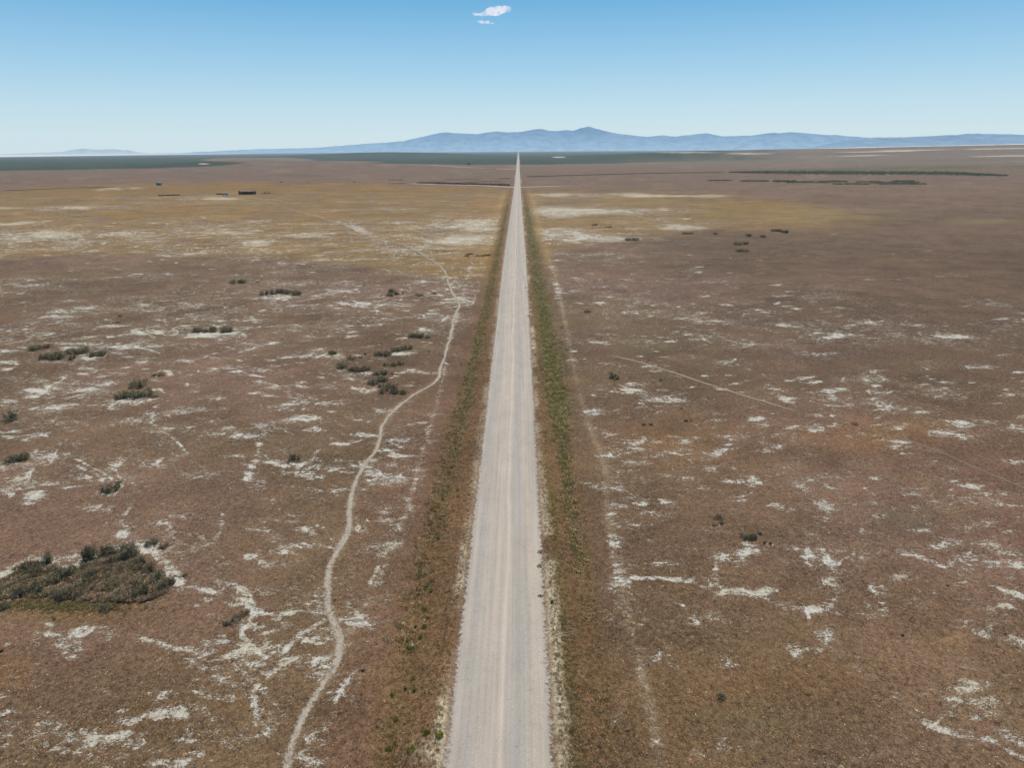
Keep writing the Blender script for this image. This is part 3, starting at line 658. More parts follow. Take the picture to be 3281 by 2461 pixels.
def tuft_field(name, pts, sizes, heights, cols, blades, mat, lean=.5, leafy=.35):
    """many small tufts of narrow blades and leaves as one mesh (uncountable growth)"""
    n = len(pts); pts = np.asarray(pts, float); sizes = np.asarray(sizes); heights = np.asarray(heights); cols = np.asarray(cols)
    k = blades; N = n * k; idx = np.repeat(np.arange(n), k)
    ph = rng.uniform(0, 2 * math.pi, N); q = np.sqrt(rng.uniform(0, 1, N)) * sizes[idx] * .5
    x = pts[idx, 0] + np.cos(ph) * q; y = pts[idx, 1] + np.sin(ph) * q
    z0 = terrain_z(x, y) + rng.uniform(0, 1, N) * heights[idx] * leafy
    H = heights[idx] * rng.uniform(.35, 1.0, N) * (1 - leafy) * (1 - .4 * (q / (sizes[idx] * .5 + 1e-6)) ** 2)
    ln = rng.uniform(0, lean, N) * heights[idx]; pa = ph + rng.normal(0, .7, N)
    w = sizes[idx] * rng.uniform(.05, .11, N)
    wa = rng.uniform(0, math.pi, N)
    A = np.stack([x - np.cos(wa) * w, y - np.sin(wa) * w, z0], 1); B = np.stack([x + np.cos(wa) * w, y + np.sin(wa) * w, z0], 1)
    T = np.stack([x + np.cos(pa) * ln, y + np.sin(pa) * ln, z0 + H], 1)
    V = np.stack([A, B, T], 1).reshape(-1, 3); Fc = np.arange(3 * N).reshape(-1, 3)
    cc = cols[idx] * rng.uniform(.7, 1.3, N)[:, None]
    cc = np.repeat(cc, 3, 0)
    return mesh_from(name, V, Fc, mat, cols={'col': cc})

M = {}
M['sage'] = foliage_material('sage_leaves', alb(72, 66, 46), alb(138, 128, 100))
M['green'] = foliage_material('weed_leaves', alb(82, 88, 34), alb(130, 130, 56))
M['dryb'] = foliage_material('dry_twigs', alb(96, 80, 54), alb(138, 116, 86))
M['field'] = foliage_material('mixed_growth', None, None, attr_col=True)
def simple(name, c1, c2, scale=6, rough=.8, bump=.02):
    n = NT(name); tc = n.n('ShaderNodeTexCoord'); k = n.noise(tc.outputs['Object'], scale, 6, .7)
    col = n.mix(n.ramp(k, .3, .7), c1, c2)
    return n.done(n.haze(n.diffuse(col, rough, n.math('MULTIPLY', k, bump), .6, 1.0), HD, HAZE))
M['wood'] = simple('grey_wood', alb(70, 60, 50), alb(120, 106, 90), 12)
M['stem'] = simple('woody_stem', alb(70, 58, 46), alb(104, 90, 74), 9)
M['darkwood'] = simple('dark_wood', alb(44, 40, 38), alb(74, 68, 62), 5)
M['white'] = simple('white_paint', alb(215, 215, 212), alb(238, 238, 235), 2, .5)
M['bluegrey'] = simple('blue_grey_sheet', alb(120, 130, 138), alb(150, 160, 166), 1.5, .6)
M['glassy'] = simple('dark_opening', alb(52, 58, 66), alb(70, 76, 84), 2, .3)
M['rock'] = simple('dark_rock', alb(34, 30, 27), alb(64, 56, 50), 9)
M['driftwood'] = simple('bleached_wood', alb(150, 132, 108), alb(196, 178, 150), 12)

protos = []
def build_shrub_protos():
    spec = [(k, [16, 12, 20, 9, 24, 14, 18, 11, 27][k - 1], [110, 120, 90, 130, 85, 110, 95, 120, 80][k - 1], 'sage') for k in range(1, 10)]
    for sd, pl, lv, m in spec:
        V, Fc, st = shrub_mesh(sd, pl, lv)
        protos.append((V, Fc, st, {}))
def shrub(u, v, w, label, group=None, kind='sage', hf=.85, name='shrub', cat='shrub', flat=1.0, maxh=1.5, pr=None):
    """a shrub whose foot is at photo ground point (u, v), w pixels wide"""
    x, y = ground(u, v); m = mpp(u, v) * w / 2
    y += m * .55                       # v is the front edge of its foot
    p = random.randrange(len(protos)) if pr is None else pr
    V, Fc, st, cache = protos[p]
    if kind not in cache:
        f = mesh_from('foliage', V, Fc, M[kind]); s = st.build('stem', M['stem'])
        cache[kind] = (f.data, s.data)
        bpy.data.objects.remove(f); bpy.data.objects.remove(s)
    fd, sd = cache[kind]
    r = empty(name, (x, y, float(terrain_z(np.array([x]), np.array([y]))[0]) - .02), random.uniform(0, 6.28))
    for nm, dt in (('foliage', fd), ('stem', sd)):
        o = bpy.data.objects.new(nm, dt); C.objects.link(o); o.parent = r
    h = min(maxh, max(.35, m * hf * random.uniform(.9, 1.15)))
    r.scale = (m * random.uniform(.95, 1.05), m * flat * random.uniform(.85, 1.0), h)
    tag(r, label, cat, group)
    return r

print('basis', YAW, PITCH, CX)
build_ground()
build_road()
M_trail = dirt_material('trail_dust', alb(168, 150, 124), alb(206, 190, 164), .95)
M_faint = dirt_material('faint_trail_dust', alb(164, 146, 116), alb(194, 176, 146), .55, .85)
M_white = dirt_material('far_track_dust', alb(205, 190, 165), alb(222, 208, 184), .35)
ribbon('trail_path', LEFT_TRAIL, .46, M_trail, .03, (0, .25), lambda s: 1 + .5 * s + .25 * (fbm(s * 60, s * 0, 77, 3) - .5), 1.1)
M_ghost = dirt_material('wheel_mark_dust', alb(150, 132, 106), alb(180, 164, 138), 1.3, .6)
ribbon('faint_path', RIGHT_TRAIL_END, .30, dirt_material('ghost_trail_dust', alb(146, 126, 96), alb(176, 156, 124), .8, .6), .035, (.1, 0), None, .5)
ribbon('faint_path', RIGHT_TRAIL, .42, M_faint, .035, (.12, .12), lambda s: 1.15 - .35 * s, .5)
ribbon('side_track', [(1112, 404.5), (1060, 401.5), (1000, 399.5), (940, 398), (875, 395.5)], 6, M_white, .10, (0, .1))
ribbon('side_track', [(1126, 404.3), (1160, 403.0), (1200, 402), (1260, 401)], 6, M_white, .10, (0, .5))
ribbon('farm_track', [(1103, 426), (1050, 423.5), (980, 420), (900, 417.5), (800, 416), (650, 415), (560, 415.5), (470, 418), (380, 425)], 3.0, M_faint, .08, (0, .2))
ribbon('far_track', [(1116, 366), (1069, 364), (1025, 362.5), (948, 360.5), (926, 360), (836, 359.5)], 9, M_white, .3, (0, .2))
ribbon('shed_track', [(-40, 411), (100, 407), (235, 404), (350, 400.5), (420, 399), (560, 397)], 4, M_faint, .12, (0, .4))

# ------------------------------------------------------------------ verge growth
def scatter(n, fn):
    out = []
    while len(out) < n:
        r = fn()
        if r is not None: out.append(r)
    return out
def verge():
    P = []; S = []; H = []; K = []
    def add(x, y, s, h, c): P.append((x, y)); S.append(s); H.append(h); K.append(lin(c) * KA)
    greens = [(132, 122, 72), (142, 132, 88), (114, 110, 64), (152, 138, 102), (104, 106, 58), (136, 116, 76), (150, 128, 92)]
    browns = [(124, 98, 64), (142, 120, 86), (104, 84, 56), (116, 102, 66), (156, 136, 106)]
    def ys(v0, v1):                      # uniform in image rows
        v = random.uniform(v0, v1); return ground(1106, v)[1], v
    for _ in range(4300):                # right-hand thicket
        y, v = ys(432, 1230)
        if v > 800 and random.random() > np.interp(v, [800, 920, 1020, 1230], [1, .55, .16, .04]): continue
        c0 = np.interp(v, [432, 480, 560, 700, 780, 860, 1010], [7.6, 8.0, 8.1, 8.2, 8.6, 8.3, 8.0]); hw = np.interp(v, [432, 480, 560, 700, 780, 900, 1010], [1.0, 2.6, 2.6, 2.5, 2.4, 1.6, .8])
        x = c0 + random.gauss(0, .55) * hw
        d = np.interp(v, [432, 460, 860], [.7, 1, .9])
        if random.random() > d: continue
        s = random.uniform(.5, 1.1)
        add(x, y, s, random.uniform(.2, .7), random.choice(greens))
    for _ in range(5200):                # left-hand thicket, thinner
        y, v = ys(440, 1400)
        hw = np.interp(v, [440, 500, 700, 900, 1050], [.8, 1.3, 1.5, 1.6, 1.4])
        x = -np.interp(v, [440, 700, 1050], [7.3, 7.7, 8.8]) + random.choice((-1, 1)) * .35 * hw + random.gauss(0, .35) * hw
        d = np.interp(v, [440, 470, 800, 1000, 1150, 1400], [.7, 1, .75, .4, .18, .08])
        if random.random() > d * (.35 + .9 * float(fbm(np.array([x / 1.2]), np.array([y / 7]), 17, 3)[0])): continue
        add(x, y, random.uniform(.35, .8), random.uniform(.2, .55), random.choice(greens + browns) if random.random() > sst(760, 1050, v) * .7 else random.choice(browns + [(118, 112, 66)]))
    for _ in range(2600):                # low plants nearer the drone, both ditches
        y, v = ys(900, 1690); sd = random.choice((-1, 1, 1))
        x = sd * (random.gauss(7.6, .9) if sd < 0 else random.choice((random.gauss(5.6, .35), random.gauss(5.6, .35), random.gauss(8.3, 1.2))))
        n = float(fbm(np.array([x / 1.5]), np.array([y / 4.0]), 91, 3)[0])
        if random.random() > sst(.42, .62, n) * .8: continue
        add(x, y, random.uniform(.15, .4), random.uniform(.08, .28), random.choice([(104, 104, 60), (120, 110, 70), (136, 116, 76), (146, 122, 86), (128, 100, 66)]))
    for _ in range(9000):                # rusty dry grass right along both shoulders
        y, v = ys(420, 1690); x = random.choice((-1, 1)) * (4.5 + 4.5 * random.random() ** 1.3)
        add(x, y, random.uniform(.12, .32), random.uniform(.08, .26), random.choice(browns))
    o = tuft_field('verge_weeds', P, S, H, K, 22, M['field'], .5)
    tag(o, 'strips of green weeds and rusty grass along both road shoulders', 'weeds', kind='stuff')
verge()

def flat_growth():
    P = []; S = []; H = []; K = []
    cl = [lin(c) * KA for c in ((122, 92, 66), (146, 118, 84), (104, 78, 58), (132, 104, 92), (164, 138, 100), (92, 72, 54))]
    for _ in range(42000):
        v = random.uniform(760, 1690); u = random.uniform(-60, 2270)
        x, y = ground(u, v)
        if abs(x) < 5 : continue
        P.append((x, y)); S.append(random.uniform(.12, .4)); H.append(random.uniform(.06, .26)); K.append(random.choice(cl) * random.uniform(.6, 1.5))
    o = tuft_field('dry_grass', P, S, H, K, 7, M['field'], .9)
    tag(o, 'short brown dry grass covering the flat on both sides of the road', 'grass', kind='stuff')
flat_growth()

def low_scrub():
    P = []; S = []; H = []; K = []
    for _ in range(2600):
        v = 560 + 1120 * random.random() ** .8; u = random.uniform(-60, 2270); x, y = ground(u, v)
        if abs(x) < 8: continue
        if float(fbm(np.array([x / 25]), np.array([y / 25]), 7, 3)[0]) < .46: continue
        s_ = random.uniform(.15, .5) * (1 + max(0, 900 - v) / 500)
        P.append((x, y)); S.append(s_); H.append(s_ * random.uniform(.3, .6)); K.append(lin(random.choice([(84, 76, 50), (96, 80, 56), (72, 70, 46), (104, 92, 60)])) * KA * .7)
    tag(tuft_field('low_scrub', P, S, H, K, 12, M['field'], .5), 'tiny dark scrub plants scattered thinly over the whole plain', 'scrub', kind='stuff')
low_scrub()

# dry brush mass of the big stand at left
def inpoly(x, y, poly):
    c = False; j = len(poly) - 1
    for i in range(len(poly)):
        if (poly[i][1] > y) != (poly[j][1] > y) and x < (poly[j][0] - poly[i][0]) * (y - poly[i][1]) / (poly[j][1] - poly[i][1]) + poly[i][0]: c = not c
        j = i
    return c
STAND = [(18,1250),(35,1225),(80,1215),(108,1222),(140,1243),(165,1240),(182,1215),(240,1200),(290,1205),(330,1228),(372,1262),(368,1278),(315,1300),(215,1300),(120,1293),(40,1290),(0,1296),(-30,1290),(-25,1262)]
def brush():
    P = []; S = []; H = []; K = []
    cl = [lin(c) * KA for c in ((132, 112, 88), (110, 98, 72), (152, 130, 102), (94, 88, 60), (120, 98, 80), (104, 100, 72))]
    while len(P) < 2300:
        u = random.uniform(-30, 380); v = random.uniform(1195, 1302)
        if inpoly(u, v, STAND):
            g_ = ground(u, v); hn = float(fbm(np.array([g_[0] / 1.6]), np.array([g_[1] / 1.6]), 5, 3)[0])
            if hn < .33: continue
            P.append(g_); S.append(random.uniform(.3, .7)); H.append(random.uniform(.12, .3) + 1.3 * max(0, hn - .42)); K.append(random.choice(cl))
    for _ in range(500):
        u = random.gauss(130, 90); v = random.gauss(1308, 8)
        P.append(ground(u, v)); S.append(random.uniform(.2, .5)); H.append(random.uniform(.08, .2)); K.append(lin((108, 98, 62)) * KA)
    o = tuft_field('dry_brush', P, S, H, K, 42, M['field'], .7, .3)
    tag(o, 'tangled grey brown dry brush filling the large shrub stand at the left', 'brush', kind='stuff')
brush()

def far_brush():
    def band(name, n, f, label, hh, ss, cols, blades=14):
        P = []; S = []; H = []; K = []
        for _ in range(n):
            r = f()
            if r is None: continue
            u, v = r; x, y = ground(u, v)
            P.append((x, y)); S.append(random.uniform(*ss)); H.append(random.uniform(*hh)); K.append(lin(random.choice(cols)) * KA)
        tag(tuft_field(name, P, S, H, K, blades, M['field'], .4), label, 'shrub belt', kind='stuff')
    gd = [(84, 92, 66), (72, 80, 58), (98, 100, 72), (68, 74, 54), (104, 100, 78)]
    def f1():
        u = random.uniform(1575, 2175); 
        c = np.interp(u, [1575, 1800, 2050, 2175], [372.3, 373.2, 374.8, 379.5]); h = np.interp(u, [1575, 1640, 1700, 2050, 2110, 2175], [.6, 2.0, 3.2, 3.0, 2.2, .8])
        return u, c + random.gauss(0, .6) * h
    band('shrub_belt', 5200, f1, 'long dark green belt of shrubs across the right far plain', (1.0, 2.4), (2.5, 5), gd)
    segs = [(1530, 1580, 390.0, .7), (1600, 1660, 391.2, 1.2), (1670, 1720, 391.5, 1.8), (1700, 1790, 393.3, 2.6), (1790, 1830, 392.2, 1.4), (1800, 1880, 397.5, 1.2), (1880, 1985, 395.0, 2.8), (1900, 2000, 397.5, 1.3), (1850, 1900, 393, .7), (1930, 1975, 391.5, 1.2)]
    def f2():
        a, b, c, h = random.choice(segs); u = random.uniform(a, b); return u, c + random.gauss(0, .5) * h
    band('shrub_belt', 3000, f2, 'broken row of green shrub clumps in front of the long shrub belt', (.8, 1.9), (1.6, 3.6), gd)
    def f3():
        u = random.uniform(1138, 1560); return u, np.interp(u, [1138, 1380, 1560], [381.4, 375.0, 372.4]) + random.gauss(0, .22)
    band('brush_line', 1500, f3, 'thin straight dark brush line from the road to the shrub belt', (.7, 1.5), (1.6, 3.4), [(84, 66, 60), (72, 62, 54)])
    def f4():
        u = random.uniform(900, 1100)
        if random.random() > np.interp(u, [900, 935, 940, 1030, 1035, 1100], [.3, .3, 1, 1, .7, .8]): return None
        return u, np.interp(u, [900, 1000, 1100], [395.6, 397.2, 400.0]) + random.gauss(0, .6)
    band('brush_line', 1500, f4, 'dark brush bank above the pale side track left of the road', (.9, 2.4), (1.2, 2.6), [(70, 62, 58), (86, 74, 68), (60, 66, 58)])
    def f5():
        t = random.choice([(960, 1040, 388.5, 386.5), (1075, 1100, 386.2, 385.8), (840, 960, 396.4, 393.0), (1000, 1085, 393.0, 391.2), (840, 870, 388.5, 389), (10, 190, 411.5, 404.5), (190, 250, 406, 403.5)])
        s = random.random(); return t[0] + (t[1] - t[0]) * s, t[2] + (t[3] - t[2]) * s + random.gauss(0, .2)
    band('brush_line', 1500, f5, 'faint broken streaks of brown brush on the far left plain', (.5, 1.2), (1.2, 2.6), [(98, 80, 70), (112, 94, 80), (92, 80, 66)])
    def f6():
        u = random.uniform(2100, 2230); return u, hz(u) - 5.0 + random.gauss(0, 1) + 6
    def f7():
        c = random.choice([(1035, 553, 14, 3), (1014, 549, 8, 1.5), (1008, 553, 5, 1.5), (1052, 552, 9, 2)]); return c[0] + random.gauss(0, .5) * c[2], c[1] + random.gauss(0, .5) * c[3]
    band('brush_line', 160, f7, 'scatter of dark low brush beside the left verge', (.3, .7), (.5, 1.1), [(88, 78, 62), (76, 76, 56)])
far_brush()

# ------------------------------------------------------------------ individual shrubs
build_shrub_protos()
G1 = 'shrubs of the big stand at left'
stand = [(94,1222,34,'bushy dark green shrub on the upper left rim of the big stand'),
 (56,1232,24,'narrow dark shrub at the left end of the big stand'),
 (75,1240,22,'low shrub just under the upper left rim of the big stand'),
 (192,1210,36,'round grey green shrub at the start of the stand upper ridge'),
 (226,1203,32,'pale grey green shrub on the top ridge of the big stand'),
 (250,1200,26,'tallest top shrub of the big stand ridge'),
 (276,1207,38,'dense dark shrub right of the top ridge of the stand'),
 (240,1216,22,'blue grey shrub just below the stand top ridge'),
 (300,1222,24,'small dark shrub on the right shoulder of the stand'),
 (192,1250,26,'dark green shrub alone in the middle of the big stand'),
 (130,1250,28,'dark shrub between the two lobes of the big stand'),
 (112,1262,24,'low grey green shrub in the hollow of the big stand'),
 (152,1244,26,'spiky shrub beside the hollow of the big stand'),
 (322,1240,30,'dark green shrub on the right slope of the stand'),
 (338,1256,32,'bright green tinted shrub on the right rim of the stand'),
 (352,1272,30,'green shrub at the lower right corner of the stand'),
 (368,1264,18,'small shrub at the outermost right tip of the stand'),
 (300,1290,34,'dark twiggy shrub on the lower front edge of the stand'),
 (72,1283,34,'shaded shrub at the lower left front of the big stand'),
 (40,1290,26,'low dark shrub at the far left front of the big stand'),
 (135,1296,30,'dark brown green shrub on the lower middle front of the stand'),
 (165,1293,24,'small dark shrub on the front edge below the stand middle')]
for u, v, w, lb in stand:
    gk = 'green' if 'green tinted' in lb or 'lower right corner' in lb else 'sage'
    shrub(u, v, w * 1.1, lb, G1, kind=gk if gk == 'sage' else 'sage', hf=1.45, maxh=2.2)
singles = [
 (222,1324,32,'dark round shrub standing alone in front of the big stand','sage'),
 (240,1316,22,'low brown shrub touching the dark round shrub in front of the stand','dryb'),
 (324,1181,32,'grey green shrub on pale crust just above the big stand','sage'),
 (350,1188,28,'flat yellowish shrub right of the grey green one above the stand','dryb'),
 (5,1318,30,'grey green shrub cut by the left picture edge below the stand','sage'),
 (115,1341,9,'tiny dark shrub alone below the big stand','sage'),
 (398,1246,13,'small dark shrub beside the pale ring right of the stand','sage'),
 (490,1353,24,'front left shrub of the clump below the branching pale path','sage'),
 (511,1344,32,'middle shrub of the clump below the branching pale path','sage'),
 (528,1331,24,'rear right shrub of the clump below the branching pale path','sage'),
 (632,998,34,'lone upright shrub on a white crust patch left of the trail','sage'),
 (236,1064,44,'sprawling grey shrub alone above the big stand','sage'),
 (22,1000,34,'left one of the shrub pair beside the white crust fan','sage'),
 (46,996,32,'right one of the shrub pair beside the white crust fan','sage'),
 (14,912,42,'wide shrub at the left edge above the white crust fan','sage'),
 (295,838,42,'rear shrub of the mound with the white rim','sage'),
 (318,842,14,'little twig shrub behind the right of the white rimmed mound','dryb'),
 (258,862,34,'left front shrub of the mound with the white rim','sage'),
 (284,862,42,'middle front shrub of the mound with the white rim','sage'),
 (310,858,36,'right front shrub of the mound with the white rim','sage'),
 (330,860,20,'brownish end shrub at the right tip of the white rimmed mound','dryb'),
 (332,813,14,'left of two small shrubs above the white rimmed mound','sage'),
 (346,813,18,'right of two small shrubs above the white rimmed mound','sage'),
 (71,757,28,'upper left shrub of the far left group','sage'),
 (98,752,32,'flat upper shrub of the far left group','dryb'),
 (92,777,26,'lower left dark shrub of the far left group','sage'),
 (118,778,36,'lower middle shrub of the far left group','sage'),
 (151,778,22,'small low shrub between the two rows of the far left group','sage'),
 (152,765,28,'left of the two tall shrubs in the far left group','sage'),
 (176,764,32,'right of the two tall shrubs in the far left group','sage'),
 (200,771,22,'grey shrub near the right end of the far left group','sage'),
 (216,769,22,'dark shrub at the right end of the far left group','sage'),
 (258,684,15,'tiny brown shrub alone beyond the far left group','dryb'),
 (251,699,12,'tiny flat brown shrub below another beyond the far left group','dryb'),
 (424,718,22,'left shrub of the row of three on a pale strip','sage'),
 (441,718,16,'low shrub next to the tall one in the pale strip row','sage'),
 (457,718,26,'tall pointed shrub in the middle of the pale strip row','sage'),
 (487,718,28,'right shrub of the row of three on a pale strip','sage'),
 (503,613,22,'left half of the flat double shrub far up the left plain','sage'),
 (521,612,20,'right half of the flat double shrub far up the left plain','sage'),
 (556,610,7,'speck of a shrub right of the flat double shrub','dryb'),
 (569,637,24,'leftmost shrub of the long dark far hedge clump','sage'),
 (588,636,24,'second shrub from the left in the long far hedge clump','sage'),
 (604,634,22,'middle shrub of the long far hedge clump','sage'),
 (620,636,24,'second shrub from the right in the long far hedge clump','sage'),
 (639,638,26,'rightmost shrub of the long dark far hedge clump','sage'),
 (847,632,20,'top shrub of the small clump left of the trail bend','sage'),
 (842,640,18,'lower shrub of the small clump left of the trail bend','sage'),
 (855,637,16,'right shrub of the small clump left of the trail bend','sage'),
 (870,634,8,'tiny shrub right of the clump left of the trail bend','sage'),
 (905,639,18,'flat brown shrub near the trail bend','dryb'),
 (937,636,16,'faint flat shrub nearest to the trail bend','dryb'),
 (890,730,22,'left of two joined shrubs just left of the trail','sage'),
 (908,731,24,'right of two joined shrubs just left of the trail','sage'),
 (923,731,14,'small end shrub beside the two joined shrubs near the trail','sage'),
 (717,766,19,'leftmost small shrub of the central group','sage'),
 (757,778,22,'brownish shrub on crust at the upper left of the central group','sage'),
 (788,767,11,'very small dark shrub at the top of the central group','sage'),
 (779,774,13,'flat brown shrub under the small dark one of the central group','dryb'),
 (737,796,30,'left shrub of the crust edged pair in the central group','sage'),
 (760,802,24,'middle left shrub above the white rim in the central group','sage'),
 (775,804,26,'middle shrub above the white rim in the central group','sage'),
 (790,801,22,'right shrub above the white rim in the central group','sage'),
 (816,769,22,'left shrub of the upper middle pair in the central group','sage'),
 (834,770,24,'right shrub of the upper middle pair in the central group','sage'),
 (848,760,20,'left shrub of the upper right row in the central group','sage'),
 (865,759,22,'middle shrub of the upper right row in the central group','sage'),
 (881,756,24,'right shrub of the upper right row in the central group','sage'),
 (833,791,18,'left shrub of the row right of the white rim','sage'),
 (848,791,20,'middle shrub of the row right of the white rim','sage'),
 (862,789,24,'tall right shrub of the row right of the white rim','sage'),
 (811,811,20,'upper left shrub of the lowest thicket in the central group','sage'),
 (830,809,22,'upper middle shrub of the lowest thicket in the central group','sage'),
 (846,810,16,'upper right shrub of the lowest thicket in the central group','dryb'),
 (806,831,26,'dark left shrub of the lowest thicket in the central group','sage'),
 (824,826,28,'centre shrub of the lowest thicket in the central group','sage'),
 (830,838,28,'low centre front shrub of the lowest thicket','sage'),
 (848,840,26,'right shrub of the lowest thicket in the central group','sage'),
 (826,850,30,'flat front shrub at the foot of the lowest thicket','sage'),
 (851,851,22,'front right shrub at the foot of the lowest thicket','sage'),
 (870,852,19,'outermost right shrub at the foot of the lowest thicket','sage'),
 (926,760,6,'tiny round shrub between the central group and the trail','sage'),
 (1326,820,26,'front one of the shrub pair right of the road','sage'),
 (1321,808,16,'rear one of the shrub pair right of the road','dryb'),
 (1428,823,9,'tiny dark shrub on the right faint path','sage'),
 (1473,884,9,'tiny green shrub above the dark green pair on the right plain','green'),
 (1482,911,10,'left tuft of the dark green pair on the right plain','green'),
 (1492,910,8,'right tuft of the dark green pair on the right plain','green'),
 (1393,920,13,'left flat shrub in the rusty patch on the right plain','sage'),
 (1408,920,13,'right flat shrub in the rusty patch on the right plain','sage'),
 (1848,918,16,'dull green shrub beside the faded end of the right path','dryb'),
 (1269,675,18,'flat brown shrub near the right verge','dryb'),
 (1554,1124,26,'upper grey shrub of the trio on the right plain','sage'),
 (1543,1138,18,'pale twiggy lower shrub of the trio on the right plain','dryb'),
 (1560,1133,14,'small dark lower shrub of the trio on the right plain','sage'),
 (1611,1168,26,'left half of the dark double shrub on the right plain','sage'),
 (1628,1168,24,'right half of the dark double shrub on the right plain','sage'),
 (1642,1156,11,'tiny shrub behind the dark double shrub','sage'),
 (1653,1176,8,'first tiny shrub right of the dark double shrub','sage'),
 (1665,1177,8,'second tiny shrub right of the dark double shrub','sage'),
 (1560,1512,20,'grey twiggy shrub low on the right plain','sage'),
 (1488,506,18,'small brown shrub left in the dark patch on the far right plain','dryb'),
 (1366,520,22,'wide flat shrub below the pale flat right of the road','sage'),
 (1286,487,14,'small shrub on the pale flat right of the road','dryb'),
 (1318,492,14,'small shrub right on the pale flat beside the road','dryb'),
 (1618,511,16,'dark shrub in the middle of the far right dark patch','sage'),
 (1650,513,14,'dark shrub right in the far right dark patch','sage'),
 (1595,529,18,'left of the twin flat shrubs in the far right patch','sage'),
 (1611,528,16,'right of the twin flat shrubs in the far right patch','sage'),
 (1600,543,16,'left lowest flat shrub of the far right patch','sage'),
 (1614,544,14,'right lowest flat shrub of the far right patch','sage'),
 (1546,506,10,'tiny shrub between others in the far right patch','sage'),
 (1680,500,18,'greenish flat shrub at the right of the far right patch','sage'),
 (1697,503,14,'last greenish shrub of the far right patch','sage'),
 (1012,357.5,7,'dark lone tree beyond the pale far track left of the road','sage'),
 (572,418,20,'low brown shrub right of the stockade','dryb'),
 (607,394,5,'dark speck of a shrub beyond the stockade','sage'),
 (665,394,5,'second dark speck of a shrub beyond the stockade','sage'),
 (765,393,5,'dark speck of a shrub near the far brush bank','sage'),
]
for u, v, w, lb, k in singles:
    far = v < 560
    nm = 'tree' if 'lone tree' in lb else 'shrub'
    shrub(u, v, w, lb, None, kind=k, hf=(.55 if k == 'dryb' else .9) * (1.6 if nm == 'tree' else 1), name=nm, cat='tree' if nm == 'tree' else 'shrub', flat=1.0 if v > 560 else 1.6, maxh=1.7 if nm == 'shrub' else 5)
tufts = [(946,1157,11,'grass green tuft on the pale patch of the left verge'),(919,1262,9,'small green tuft midway down the left verge'),(931,1272,12,'green tuft beside a smaller one midway down the left verge'),
 (916,1311,16,'bushy bright green tuft in the left ditch'),(925,1333,13,'green tuft just below the bushy one in the left ditch'),(897,1346,9,'small tuft left of the ditch centre'),(917,1349,12,'lower round tuft in the left ditch'),
 (907,1371,11,'sparse green tuft in the left ditch'),(880,1378,14,'wide sparse tuft at the outer left ditch'),(884,1395,15,'dense green tuft at the outer left ditch'),(891,1460,12,'tuft in the grey green part of the left ditch'),
 (875,1480,9,'tiny tuft above a pair in the left ditch'),(895,1488,14,'dark tuft near the lower left ditch'),(846,1497,13,'lone green tuft at the outer edge of the left verge'),(854,1547,16,'green tuft low on the left verge'),
 (839,1611,20,'tall green tuft near the bottom of the left verge'),(888,1624,24,'large bright green weed at the bottom of the left verge'),(853,1598,10,'small tuft right above the tall green tuft'),(949,1597,20,'olive weed beside the gravel at the bottom left'),
 (922,1590,18,'olive tuft left of the weed beside the gravel'),
 (1165,1197,12,'upper dark weed on the right gravel shoulder'),(1165,1228,13,'dark weed below another on the right gravel shoulder'),(1167,1292,12,'weed low on the right gravel shoulder'),(1192,1306,9,'small weed inside the right shoulder grass'),(1235,1588,12,'green weed low in the right verge'),
 (988,1058,9,'dark green dot tuft beside the left road edge'),(956,1073,8,'dark tuft left of the dot tuft near the left road edge')]
for u, v, w, lb in tufts:
    shrub(u, v, w, lb, 'green tufts on the road verges', kind='green', hf=.95, name='weed_tuft', cat='weed')

# ------------------------------------------------------------------ small things
def place(u, v): 
    x, y = ground(u, v); return (x, y, float(terrain_z(np.array([x]), np.array([y]))[0]))
# fallen branch on the right verge
p = place(1230, 1375); b = MB()
b.tube([(-.75, -.16, .06), (-.3, -.02, .10), (.2, .08, .09), (.8, .22, .14)], [.035, .04, .035, .015], 6)
b.tube([(.2, .08, .09), (.4, .3, .2), (.5, .42, .26)], [.02, .014, .006], 5)
o = b.build('fallen_branch', M['driftwood']); o.location = p; o.location.z += .35; tag(o, 'pale fallen branch lying in the grass of the right verge', 'branch')
for (u, v, lb, sc) in ((37, 1296, 'forked bleached branch in front of the big stand left end', 1.0), (280, 1286, 'curved bleached branch sticking out of the big stand', 1.1)):
    p = place(u, v); b = MB()
    b.tube([(-.6, 0, .05), (-.3, .1, .25), (.05, .05, .42), (.3, -.15, .35)], [.04, .035, .03, .012], 6)
    b.tube([(-.3, .1, .25), (-.4, .2, .5), (-.3, .25, .7)], [.025, .018, .006], 5)
    o = b.build('bleached_branch', M['driftwood']); o.location = p; o.scale = (sc,) * 3; tag(o, lb, 'branch')
def rock(u, v, w, lb):
    p = place(u, v); m = mpp(u, v) * w / 2
    import bmesh
    bm = bmesh.new(); bmesh.ops.create_icosphere(bm, subdivisions=3, radius=1)
    sd = random.random() * 50
    for q in bm.verts:
        q.co *= 1 + .35 * (mnoise.noise(q.co * 1.3 + Vector((sd, 0, 0)))) + .1 * mnoise.noise(q.co * 4 + Vector((sd, 3, 0)))
        q.co.z = max(q.co.z * .75, -.25)
    me = bpy.data.meshes.new('rock'); bm.to_mesh(me); bm.free(); me.materials.append(M['rock'])
    o = bpy.data.objects.new('rock', me); C.objects.link(o); o.location = (p[0], p[1], p[2] + m * .2); o.scale = (m, m, m * .8); o.rotation_euler = (0, 0, sd)
    tag(o, lb, 'rock')
rock(784, 1450, 8, 'single black rock on the reddish ground between trail and left verge')
rock(3, 1408, 9, 'dark rock at the left picture edge under the big stand')
rock(1950, 1374, 7, 'flat dark rock in the middle of the lower right plain')
rock(2047, 1266, 5, 'small dark rock between crust patches on the right plain')
